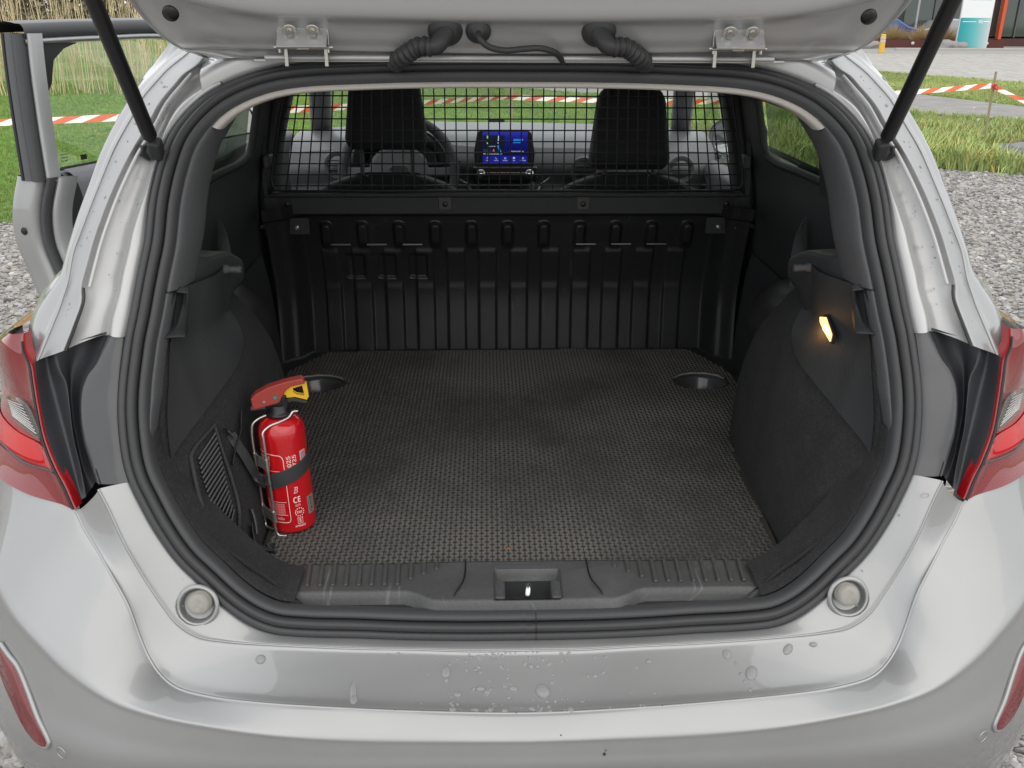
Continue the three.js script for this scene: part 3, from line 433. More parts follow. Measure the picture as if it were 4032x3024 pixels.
  const arcs = []; for (let k = 0; k < 14; k++) { const r0 = .02 + k * .0062; const p = []; for (let j = 0; j <= 10; j++) { const a = -1.2 + j / 10 * 2.4; p.push(V(-.628 + k * .0002, 1.06 + Math.sin(a) * r0 * 1.1, -1.86 - Math.cos(a) * r0)); } arcs.push(tube(p, .0013, 14, 5)); }
  mesh('speaker_grille', f(merge(arcs)), M.trim, sw);
  // plastic edging strip between mat and carpet
  mesh('arch_edging', f(ribbon(L3([[-.505, .672, -1.72], [-.515, .69, -1.84], [-.545, .74, -1.96], [-.59, .80, -2.02], [-.63, .85, -2.05]]), .05, .006, V(.3, 1, 0), 30)), M.trimDark, car);
});
{ // load floor under the mat
  { const s = new THREE.Shape([[-.68, 1.22], [.68, 1.22], [.68, 2.52], [-.68, 2.52]].map((p) => new THREE.Vector2(...p))); for (const sg of [-1, 1]) { const h = new THREE.Path(); h.absellipse(sg * .508, 2.205, .060, .060, 0, Math.PI * 2, true); s.holes.push(h); } mesh('load_floor', new THREE.ExtrudeGeometry(s, { depth: .02, bevelEnabled: false, curveSegments: 24 }).rotateX(-Math.PI / 2).translate(0, FY - .030, 0), M.trimDark, car); }
  for (const sl of [loop.slice(0, 62).filter((q) => q.p.x < -.375 && q.p.y < .935), loop.slice(loopN - 61).filter((q) => q.p.x > .385 && q.p.y < .935)])
    mesh('floor_edge', loft([sl.map((q) => off2(q, .044, -.016)), sl.map((q) => off2(q, .048, -.012)), sl.map((q) => off2(q, .053, -.03)), sl.map((q) => { const p = off2(q, .056, -.10); return V(p.x, Math.max(.655, p.y), p.z); })], 3), M.carpet, car);
}
{ // sill scuff plate
  const nx = 181, nz = 36, rows = [];
  for (let i = 0; i < nx; i++) {
    const x = -.415 + i / (nx - 1) * .84, r = [];
    for (let k = 0; k < nz; k++) {
      const s = k / (nz - 1); let z = -1.352 + s * .130; const ax = Math.abs(x);
      // tread, then a rounded nose down to the seal; the middle is fuller
      const c = ax < .145 ? 1 : ax > .205 ? 0 : 1 - (ax - .145) / .06, cs = c * c * (3 - 2 * c), end = Math.max(0, (ax - .36) / .06);
      const nose = -1.262 + .030 * cs; let y = .670 + .002 * cs;
      const d = z - nose; if (d > 0) y -= .022 * Math.min(1, d / .010) ** 1.5 + .12 * Math.max(0, d - .010);
      if (z > -1.262 && cs < .5) y += .0;
      y -= end * .004; if (s < .03) y -= .014;
      if (Math.abs(x - .005) < .056 && z > -1.325 && z < -1.235) { const e = Math.min(1, (.056 - Math.abs(x - .005)) / .004) * Math.min(1, (z + 1.325) / .012); y -= .026 * e; }   // latch well
      r.push(V(x, Math.max(y, .632), z));
    } rows.push(r);
  }
  const sp = mesh('sill_plate', loft(rows, 0), M.scuffed, car);
  const rib = (L) => { const g = box(.0065, .0055, L, 0, 0, 0, .0022); return g; };
  for (let k = 0; k < 12; k++) for (const sg of [-1, 1]) {
    const x = sg * (.395 - k * .0218), L = k < 9 ? .066 : .066 - (k - 8) * .015; const g = rib(L); g.rotateY(sg * -.10 * (1 - k / 16)); g.translate(x + .004, .6722, -1.338 + L / 2 - .004); mesh('tread_rib', g, M.scuffed, sp);
  }
  for (const sg of [-1, 1]) { mesh('plate_joint', tube(L3([[.005 + sg * .106, .6735, -1.345], [.005 + sg * .108, .6735, -1.29], [.005 + sg * .122, .6735, -1.245], [.005 + sg * .132, .652, -1.226]]), .0012, 16, 6), M.black, sp); mesh('well_cheek', box(.018, .034, .05, .005 + sg * .0475, .655, -1.262, .004), M.scuffed, sp); }
  mesh('latch_well', merge([box(.115, .006, .09, .005, .641, -1.28), box(.112, .04, .004, .005, .655, -1.326)]), M.trim, sp);
  mesh('striker', tube(L3([[.004, .640, -1.248], [.004, .668, -1.250], [.005, .676, -1.258], [.006, .668, -1.272], [.006, .640, -1.285]]), .0058, 40, 12), M.steel, sp);
}
{ // bulkhead: moulded lower panel
  const nx = 420, ny = 130, R = []; const bx = (k) => -.499 + k * .0994;
  const ss = (a, b, v) => { const t = Math.max(0, Math.min(1, (v - a) / (b - a))); return t * t * (3 - 2 * t); };
  for (let i = 0; i < nx; i++) {
    const u = i / (nx - 1), x = -.64 + u * 1.28, ax = Math.abs(x), r = [];
    for (let k = 0; k < ny; k++) {
      const y = .655 + k / (ny - 1) * .44; const dy = y - .84; let z = -2.505 + .08 * dy + .215 * Math.sqrt(dy * dy + .0022);
      z += .06 * ss(.56, .60, ax) + .03 * ss(.60, .64, ax);                         // returns at both ends
      for (let m = 0; m < 11; m++) {                                                  // thumb-shaped bosses along the top
        const dx = Math.abs(x - bx(m)), w = .018; const top = 1.038; let b = ss(w, w * .55, dx) * ss(top + .004, top - .010 - .018 * (dx / w) ** 2, y) * ss(.955, .985, y); z += .016 * b;
      }
      const ph = ((x + .53) / .0885 + 100) % 1, rib = ss(.02, .08, ph) * ss(.64, .58, ph);
      if (ax < .52) z += .008 * rib * (ss(.862, .835, y) * .4 + .6 * ss(.965, .945, y));
      if (x < -.2) for (let m = 0; m < 3; m++) z -= .007 * ss(.027, .024, Math.abs(x + .43 - m * .088)) * ss(.868, .873, y) * ss(.943, .938, y);
      if (y > 1.06) z += .02;
      r.push(V(x, y, z));
    } R.push(r);
  }
  const bk = mesh('bulkhead', loft(R, 0), M.bulk, car);
  for (let s = 0; s < 6; s++) { const x = s < 3 ? -.462 + s * .0985 + .0 : .215 + (s - 3) * .0985; mesh('vent_slot', (() => { const g = box(.055, .0045, .006, 0, 0, 0, .001); g.translate(x, .975, -2.448); return g; })(), std([.25, .24, .22], .3, { metalness: .6 }), bk); }
  const beam = mesh('bulkhead_beam', merge([box(1.30, .046, .028, 0, 1.091, -2.412, .004), box(1.26, .010, .034, 0, 1.119, -2.415, .003)]), M.trimDark, car);
  for (const x of [-.588, -.170, .198, .585]) { const b = mesh('beam_clip', merge([box(.034, .030, .004, x, 1.096, -2.396, .001), box(.034, .004, .018, x, 1.112, -2.404)]), std([.035, .035, .034], .35), beam); mesh('clip_screw', aim(lathe([[0, .003], [.005, .003], [.0075, .0]], 14), V(0, 0, 1), V(x, 1.096, -2.394)), M.black, b); }
  for (const sg of [-1, 1]) { const e = mesh('end_bracket', merge([box(.10, .044, .006, sg * .585, 1.036, -2.405, .001), box(.045, .008, .02, sg * .64, 1.036, -2.395, .001)]), M.trimDark, beam); for (const k of [0, 1]) mesh('nut', aim(merge([new THREE.CylinderGeometry(.0065, .0065, .007, 6), new THREE.CylinderGeometry(.003, .003, .018, 8).translate(0, .008, 0)]), V(0, 0, 1), V(sg * (.612 - k * .045), 1.034, -2.398)), M.zinc, e); }
  // wire screen, each wire on its own
  const sc = mesh('wire_screen', merge([cyl(V(-.60, 1.127, -2.42), V(.60, 1.127, -2.42), .0035, .0035, 8), tube(L3([[-.60, 1.127, -2.42], [-.622, 1.133, -2.42], [-.628, 1.15, -2.42], [-.60, 1.28, -2.42], [-.555, 1.46, -2.42]]), .0035, 30, 8), tube(L3([[.60, 1.127, -2.42], [.622, 1.133, -2.42], [.628, 1.15, -2.42], [.60, 1.28, -2.42], [.555, 1.46, -2.42]]), .0035, 30, 8)]), M.wire, car);
  for (let k = -21; k <= 21; k++) { const x = k * .0285 + .004, t = x * (1 - .13 * (Math.abs(x) / .6) ** 2); mesh('vertical_wire', cyl(V(x, 1.122, -2.4235), V(t, 1.47, -2.4235), .0019, .0019, 6), M.wire, sc); }
  for (let k = 0; k < 12; k++) { const y = 1.141 + k * .0285, w = .628 - (y - 1.15) * .225; mesh('horizontal_wire', cyl(V(-w, y, -2.4205), V(w, y, -2.4205), .0019, .0019, 6), M.wire, sc); }
}
// boot lamp, lit, on the right
{
  const l = mesh('boot_lamp', (() => { const g = prism([[-.034, .008], [-.006, .016], [.036, -.006], [.034, -.020], [-.004, -.010], [-.030, .000]], .004, .0015); g.rotateY(-Math.PI / 2); g.scale(.85, .85, .85); g.translate(.543, 1.053, -1.498); return g; })(), std([.9, .75, .5], .4, { emissive: new THREE.Color(1, .55, .16), emissiveIntensity: 1.0 }), car);
  mesh('lamp_bezel', (() => { const g = prism([[-.034, .008], [-.006, .016], [.036, -.006], [.034, -.020], [-.004, -.010], [-.030, .000]].map(([a, b]) => [a * 1.14, b * 1.22 + .0006]), .004, .002); g.rotateY(-Math.PI / 2); g.scale(.85, .85, .85); g.translate(.5462, 1.053, -1.498); return g; })(), M.black, l);
  mesh('lamp_filament', box(.003, .010, .024, .538, 1.050, -1.488, .001), std([1, 1, .9], .4, { emissive: new THREE.Color(1, .85, .55), emissiveIntensity: 2.6 }), l);
  const pl = new THREE.PointLight(0xffb765, .005, 0, 2); pl.position.set(.525, 1.045, -1.51); pl.castShadow = true; car.add(pl);
}
// ================================================================ CABIN
function seat(cx, tilt) {
  const back = [], head = [];
  const P = (y) => -2.60 - (y - .7) * -.0;                           // upright backrest plane
  for (let i = 0; i <= 22; i++) {                                     // backrest, rings round the outline from bottom to top
    const t = i / 22, y = .62 + t * .515, w = t < .6 ? .27 : .27 * Math.sqrt(Math.max(.0, 1 - ((t - .6) / .42) ** 2.6)) + .001, d = .075 * (1 - .5 * t), z = -2.70 + t * .06, r = [];
    for (let k = 0; k <= 28; k++) { const a = k / 28 * Math.PI * 2; const c = Math.cos(a), s = Math.sin(a); r.push(V(cx + Math.sign(c) * Math.abs(c) ** .45 * w, y, z + Math.sign(s) * Math.abs(s) ** .7 * d)); } back.push(r);
  }
  const s = mesh('front_seat', loft(back, 2), M.seat, car);
  mesh('seat_cushion', box(.50, .16, .5, cx, .56, -2.95, .05), M.seat, s);
  for (let i = 0; i <= 20; i++) {
    const t = i / 20, y = 1.155 + tilt + t * .225, e = Math.min(1, Math.min(t, 1 - t) * 7), w = (.121 - .028 * t) * (.82 + .18 * Math.sqrt(e)), d = .052 * Math.sqrt(Math.max(.02, e)), r = [];
    for (let k = 0; k <= 28; k++) { const a = k / 28 * Math.PI * 2, c = Math.cos(a), q = Math.sin(a); r.push(V(cx + Math.sign(c) * Math.abs(c) ** .4 * w, y, -2.655 - .02 * t + Math.sign(q) * Math.abs(q) ** .6 * d)); } head.push(r);
  }
  const cap = (r) => { const c = r.reduce((p, q) => p.add(q), V(0, 0, 0)).multiplyScalar(1 / r.length); return r.map(() => c.clone()); };
  const h = mesh('headrest', loft([cap(head[0]), ...head, cap(head[20])], 1), M.seat, s);
  for (const e of [-1, 1]) { mesh('headrest_post', cyl(V(cx + e * .072, 1.09, -2.64), V(cx + e * .072, 1.19 + tilt, -2.655), .006), M.trim, h); mesh('post_guide', box(.032, .014, .026, cx + e * .072, 1.128, -2.635, .004), M.trimDark, h); }
  mesh('seam', tube(rs(back.slice(8, 22).map((r) => r[3].clone().add(V(0, 0, .004))), 20), .0016, 30, 5), M.trim, s);
}
seat(-.345, .048); seat(.355, -.008);
{ // dashboard
  const pr = [[-3.62, 1.165], [-3.45, 1.195], [-3.30, 1.192], [-3.16, 1.178], [-3.10, 1.15], [-3.06, 1.09], [-3.08, 1.03], [-3.05, .98], [-3.15, .85], [-3.2, .6]];
  const dashG = (P) => loft(P.map(([z, y]) => { const r = []; for (let i = 0; i <= 40; i++) { const t = i / 20 - 1; const hood = y > 1.0 ? .055 * Math.exp(-(((t + .47) / .23) ** 2)) * (z > -3.3 ? 1 : .3) : 0; r.push(V(t * .74, y + hood * .55 - .03 * t * t - (t > .15 && y > 1.1 ? .0 : 0), z + hood * .4 - .10 * t * t * (z > -3.3 ? 1 : .2))); } return r; }), 3);
  const d = mesh('dashboard', dashG(pr.slice(0, 5)), M.dash, car); mesh('dash_front', dashG(pr.slice(4)), M.trim, d);
  // instrument pod
  mesh('instrument_pod', loft([[-3.16, 0], [-3.04, .01], [-3.02, -.01], [-3.05, -.03], [-3.12, -.05]].map(([z, dy]) => { const r = []; for (let i = 0; i <= 24; i++) { const a = Math.PI * i / 24; r.push(V(-.345 - Math.cos(a) * (.155 + dy), 1.11 + Math.sin(a) * (.105 + dy), z)); } return r; }), 2), M.trimDark, d);
  mesh('instrument_face', (() => { const g = new THREE.CircleGeometry(.12, 40); g.translate(-.345, 1.115, -3.11); return g; })(), std([1, 1, 1], .3, { map: canvasTex(256, 256, (x, w) => { x.fillStyle = '#06080a'; x.fillRect(0, 0, w, w); x.strokeStyle = '#c8d4dc'; x.fillStyle = '#cfe8f6'; x.font = 'bold 17px sans-serif'; x.textAlign = 'center';['40', '60', '80', '100', '120'].forEach((t, i) => { const a = -2.5 + i * .42; x.fillText(t, 190 + Math.cos(a) * 44, 150 + Math.sin(a) * 44); }); for (let i = 0; i < 22; i++) { const a = -3.1 + i * .16; x.beginPath(); x.moveTo(190 + Math.cos(a) * 56, 145 + Math.sin(a) * 56); x.lineTo(190 + Math.cos(a) * 62, 145 + Math.sin(a) * 62); x.stroke(); } }) }), d);
  // centre screen
  const bez = (() => { const s = new THREE.Shape(); const P = [[-.092, .0], [-.096, .045], [-.085, .105], [-.076, .112], [.076, .112], [.085, .105], [.098, .045], [.094, .0]]; s.moveTo(...P[0]); P.slice(1).forEach((p) => s.lineTo(...p)); s.closePath(); const g = new THREE.ExtrudeGeometry(s, { depth: .022, bevelEnabled: true, bevelSize: .004, bevelThickness: .004, bevelSegments: 3 }); g.translate(0, 1.098, -3.062); return g; })();
  const sc = mesh('centre_display', bez, M.black, d);
  const T = canvasTex(1024, 700, (x, w, h) => {
    x.fillStyle = '#0d1160'; x.fillRect(0, 0, w, h); const gr = x.createLinearGradient(0, 0, 0, h); gr.addColorStop(0, '#2b2f9e'); gr.addColorStop(.2, '#181c86'); gr.addColorStop(.7, '#0b0e4a'); gr.addColorStop(1, '#262c98'); x.fillStyle = gr; x.fillRect(0, 0, w, h);
    x.fillStyle = '#131c2c'; x.fillRect(10, 80, 490, 440); x.fillStyle = '#22304a'; x.fillRect(10, 380, 180, 60);
    x.fillStyle = '#8fce7a'; x.fillRect(95, 90, 30, 60); x.fillRect(95, 210, 24, 60); x.strokeStyle = '#d8e4f0'; x.lineWidth = 16; x.beginPath(); x.moveTo(362, 90); x.lineTo(350, 260); x.stroke(); x.strokeStyle = '#3a7cc4'; x.lineWidth = 46; x.beginPath(); x.moveTo(345, 300); x.lineTo(430, 500); x.stroke();
    x.fillStyle = '#ff5a36'; x.beginPath(); x.moveTo(250, 370); x.lineTo(275, 430); x.lineTo(225, 430); x.closePath(); x.fill();
    x.fillStyle = '#e8eefc'; x.font = '30px sans-serif'; x.fillText('Rupelmonde', 120, 330); x.font = '34px sans-serif'; x.fillText('NW    uurs-Sint-Amands', 12, 500); x.fillText('Verbind een telefoon', 615, 440);
    x.fillStyle = '#35a6ff'; x.font = 'italic bold 86px sans-serif'; x.fillText('MNM', 690, 220); x.fillRect(690, 234, 200, 12);
    x.fillStyle = '#1c2288'; x.fillRect(0, 530, w, 170); x.fillStyle = '#dfe6fa'; x.font = '27px sans-serif'; x.textAlign = 'center';
    ['Audio', 'Telefoon', 'Navigatie', 'Apps', 'Instellingen'].forEach((t, i) => { const cx = 105 + i * 204; x.fillText(t, cx, 640); x.strokeStyle = '#dfe6fa'; x.lineWidth = 6; x.beginPath(); if (i === 3) { for (let a = 0; a < 4; a++) x.rect(cx - 22 + (a % 2) * 24, 560 + (a >> 1) * 22, 14, 12); } else if (i === 1) { x.moveTo(cx - 16, 560); x.quadraticCurveTo(cx - 10, 596, cx + 20, 600); } else if (i === 0) { x.moveTo(cx - 8, 600); x.lineTo(cx - 2, 562); x.lineTo(cx + 16, 558); } else x.arc(cx, 582, 18, 0, 6.3); x.stroke(); });
  });
  const pane = new THREE.PlaneGeometry(.148, .103); pane.translate(.003, 1.158, -3.0345);
  mesh('screen_glass', pane, new THREE.MeshStandardMaterial({ color: 0x05060a, roughness: .12, emissive: 0xffffff, emissiveMap: T, emissiveIntensity: .62 }), sc);
  // radio panel with knobs
  const rp = mesh('radio_panel', box(.215, .05, .06, .003, 1.074, -3.045, .008), M.black, d);
  for (const e of [-1, 1]) mesh('knob', aim(lathe([[0, .014], [.009, .014], [.0095, .010], [.0125, .011], [.0145, .008], [.015, 0]], 28), V(0, .1, 1), V(.003 + e * .080, 1.077, -3.014)), M.chrome, rp);
  for (let k = 0; k < 4; k++) mesh('button_bar', box(.030, .0035, .003, -.042 + k * .032, 1.080, -3.0145, .001), std([.5, .36, .3], .3, { metalness: .6 }), rp);
  mesh('centre_vent_trim', (() => { const a = []; for (const e of [-1, 1]) a.push(tube(L3([[e * .105, 1.10, -3.08], [e * .17, 1.115, -3.09], [e * .19, 1.10, -3.10], [e * .15, 1.05, -3.075], [e * .125, 1.035, -3.07]]), .004, 24, 6)); return merge(a); })(), M.chrome, d);
  mesh('centre_stack', loft([[1.045, .10], [1.0, .115], [.94, .13], [.86, .12]].map(([y, w]) => L3([[-w, y, -3.10], [-w, y, -3.055], [-w * .5, y, -3.045], [w * .5, y, -3.045], [w, y, -3.055], [w, y, -3.10]])), 3), M.black, d);
  mesh('hazard_switch', merge([box(.035, .05, .006, .003, .998, -3.046, .002), box(.006, .004, .002, -.004, .990, -3.042), box(.006, .004, .002, .010, .990, -3.042), box(.006, .004, .002, -.004, .983, -3.042), box(.006, .004, .002, .010, .983, -3.042)]), std([.06, .06, .06], .4), d);
  for (const e of [-1, 1]) mesh('console_trim', tube(L3([[e * .12, 1.03, -3.06], [e * .10, .985, -3.03], [e * .085, .95, -3.0]]), .004, 16, 6), std([.45, .4, .36], .3, { metalness: .7 }), d);
  // round side vents
  for (const [x, y] of [[-.555, 1.095], [.60, 1.08], [.27, 1.075]]) { const v = mesh('air_vent', aim(lathe([[.030, .0], [.044, .006], [.048, .0], [.05, -.01]], 28), V(0, .05, 1), V(x, y, -3.075)), M.trim, d); for (let k = -1; k <= 1; k++) mesh('vane', box(.07, .003, .012, x, y + k * .016, -3.072), M.black, v); }
  mesh('glovebox_strip', box(.26, .006, .006, .40, 1.045, -3.06, .002), M.chrome, d);
  mesh('sensor_pad', box(.06, .012, .03, -.02, 1.197, -3.50, .004), M.trimDark, d);
}
{ // steering wheel
  const c = V(-.345, 1.085, -2.98), nrm = V(0, .42, .91).normalize(); const q = new THREE.Quaternion().setFromUnitVectors(V(0, 0, 1), nrm);
  const ring = new THREE.TorusGeometry(.183, .0155, 14, 60); ring.applyQuaternion(q); ring.translate(c.x, c.y, c.z);
  const w = mesh('steering_wheel', ring, M.trimDark, car);
  const hub = (() => { const s = new THREE.Shape(); s.absellipse(0, 0, .085, .062, 0, 6.283); const g = new THREE.ExtrudeGeometry(s, { depth: .03, bevelEnabled: true, bevelSize: .012, bevelThickness: .012, bevelSegments: 4 }); g.applyQuaternion(q); g.translate(c.x, c.y, c.z - .05); return g; })();
  mesh('hub', hub, M.dash, w);
  mesh('badge', (() => { const g = new THREE.CylinderGeometry(.030, .030, .004, 32).rotateX(Math.PI / 2).scale(1, .42, 1); g.applyQuaternion(q); g.translate(c.x, c.y + .01, c.z - .005); return g; })(), M.chrome, w);
  for (const e of [-1, 1]) { const g = box(.10, .03, .014, e * .125, .0, 0, .005); g.applyQuaternion(q); g.translate(c.x, c.y, c.z - .012); mesh('spoke', g, M.dash, w); const s = cyl(V(c.x + e * .06, 1.09, -3.05), V(c.x + e * .20, 1.115, -3.03), .008, .005, 8); mesh('stalk', s, M.trimDark, w); }
}
{ // screen pillars, windscreen, doors' inner faces
  const ws = loft([[1.16, -3.66, .70], [1.30, -3.40, .66], [1.48, -2.93, .575]].map(([y, z, w]) => { const r = []; for (let i = 0; i <= 16; i++) { const t = i / 8 - 1; r.push(V(t * w, y - .0 * t, z + .10 * t * t)); } return r; }), 4);
  mesh('windscreen', ws, M.glass, car);
  mesh('cowl', loft([[1.155, -3.67], [1.13, -3.72], [1.10, -3.8]].map(([y, z]) => { const r = []; for (let i = 0; i <= 16; i++) { const t = i / 8 - 1; r.push(V(t * .74, y - .02 * t * t, z + .12 * t * t)); } return r; }), 2), M.black, car);
  mesh('bonnet', loft([[1.10, -3.78, .74], [1.05, -4.2, .74], [.95, -4.6, .70], [.80, -4.8, .62], [.5, -4.86, .7], [.25, -4.82, .7]].map(([y, z, w]) => { const r = []; for (let i = 0; i <= 16; i++) { const t = i / 8 - 1; r.push(V(t * w, y - .05 * t ** 4, z + .15 * t * t)); } return r; }), 4), M.paint, car);
  for (const sg of [-1, 1]) {
    const ap = mesh('screen_pillar', loft([[-.006, .0], [.03, .012], [.055, -.01], [.05, -.05], [.0, -.06], [-.02, -.03], [-.006, 0]].map(([a, b]) => rs(L3([[-.715, 1.06, -3.56], [-.69, 1.16, -3.44], [-.64, 1.32, -3.18], [-.565, 1.49, -2.83]]), 24).map((p) => V((p.x + a) * -sg, p.y, p.z + b))), 2), M.dash, car);
    const A = rs(L3([[-.71, .9, -2.52], [-.70, 1.1, -2.52], [-.675, 1.25, -2.53], [-.60, 1.49, -2.55]]), 20);
    mesh('door_pillar', loft([[0, 0], [.045, .0], [.055, -.04], [.045, -.11], [0, -.12], [-.02, -.06], [0, 0]].map(([a, b]) => A.map((p) => V((p.x + a) * -sg, p.y, p.z + b))), 2), M.trimDark, car);
    mesh('seat_belt', ribbon(L3([[sg * .628, 1.40, -2.50], [sg * .652, 1.22, -2.47], [sg * .66, 1.05, -2.47], [sg * .66, .8, -2.5]]), .046, .002, V(0, 0, 1)), M.seat, car);
    mesh('belt_buckle', box(.02, .035, .05, sg * .640, 1.20, -2.455, .006), M.trim, car);
    mesh('roof_side', loft([[-.635, 1.475], [-.60, 1.505], [-.57, 1.49]].map(([x, y]) => L3([[x * -sg, y, -2.55], [x * -sg * .985, y + .005, -2.8], [x * -sg * .94, y, -2.9]])), 2), M.paint, car);
    mesh('rocker', box(.10, .22, 1.5, sg * .84, .33, -2.95, .03), M.paint, car);
    mesh('front_wing', loft([[.3, .86], [.6, .885], [.85, .87], [1.02, .82], [1.08, .76]].map(([y, x]) => L3([[x * sg, y, -3.45], [x * sg, y, -3.8], [x * .98 * sg, y - .03, -4.3], [x * .85 * sg, y * .93, -4.72]])), 3), M.paint, car);
  }
  mesh('underbody', box(1.7, .16, 3.5, 0, .34, -2.95, .03), M.black, car);
  mesh('cabin_floor', box(1.3, .03, 1.2, 0, .46, -3.05), M.seat, car);
  for (const [x, z] of [[-.80, -1.86], [.80, -1.86], [-.80, -4.12], [.80, -4.12]]) { const w = mesh('wheel', aim(lathe([[.19, .09], [.25, .10], [.295, .09], [.305, .06], [.305, -.06], [.295, -.09], [.25, -.1], [.19, -.09]], 40), V(1, 0, 0), V(x, .305, z)), M.rubberSoft, car); mesh('rim', aim(lathe([[0, .06], [.06, .06], [.16, .04], [.19, .085], [.195, -.08]], 30), V(Math.sign(x), 0, 0), V(x, .305, z)), M.steel, w); mesh('axle', cyl(V(x, .305, z), V(0, .305, z), .04), M.black, w); }
  // closed right-hand door: inner panel and glass
  const rd = mesh('right_door', loft([[.55, .745], [.8, .73], [1.0, .715], [1.075, .70], [1.10, .712], [1.11, .735]].map(([y, x]) => L3([[x, y, -2.60], [x - .01, y, -2.9], [x, y - .01, -3.2], [x, y - .015, -3.48]])), 3), M.dash, car);
  mesh('door_skin', loft([[.3, .90], [.5, .915], [.75, .905], [.95, .87], [1.09, .80], [1.115, .755]].map(([y, x]) => L3([[x, y, -2.58], [x, y, -2.9], [x, y, -3.2], [x - .02, y, -3.5]])), 3), M.paint, rd);
  mesh('door_glass', loft([[1.10, .735], [1.28, .69], [1.47, .615]].map(([y, x], i) => L3([[x, y, -2.58], [x, y, -2.8 - .0], [x, y, -3.5 + i * .33]])), 2), M.glass, rd);
  mesh('door_handle', box(.012, .02, .10, .70, 1.02, -3.12, .005), M.chrome, rd);
}
function mirror(sg, at, turn, parent) {
  const g = new THREE.Group(); g.name = 'wing_mirror'; parent.add(g); g.position.copy(at); g.rotation.y = turn; if (sg < 0) g.scale.x = -1;
  const sh = []; for (let i = 0; i <= 14; i++) { const t = i / 14, s = Math.sqrt(Math.max(0, 1 - t ** 2.4)); const r = []; for (let k = 0; k <= 28; k++) { const a = k / 28 * Math.PI * 2, c = Math.cos(a), q = Math.sin(a); r.push(V(Math.sign(c) * Math.abs(c) ** .7 * .105 * s + .01 * t, Math.sign(q) * Math.abs(q) ** .75 * .072 * s, -t * .11)); } sh.push(r); }
  const m = mesh('mirror_shell', loft(sh, 1), M.paint, g); mesh('mirror_glass', (() => { const q = new THREE.CircleGeometry(1, 40); const p = q.attributes.position; for (let i = 0; i < p.count; i++) { const x = p.getX(i), y = p.getY(i); p.setXY(i, Math.sign(x) * Math.abs(x) ** .72 * .094, Math.sign(y) * Math.abs(y) ** .75 * .062); } q.rotateY(-.25); q.translate(0, 0, -.004); q.computeVertexNormals(); return q; })(), std([.75, .78, .78], .02, { metalness: 1 }), g);
  mesh('mirror_rim', loft([0, 1, 2].map((j) => sh[0].map((p) => V(p.x * (1.0 - j * .04), p.y * (1 - j * .05), [0, .006, -.004][j]))), 2), M.black, g);
  mesh('mirror_foot', box(.10, .03, .05, -.10, -.066, -.03, .012), M.black, g); return g;
}
mirror(1, V(.855, 1.155, -3.33), -.12, car);
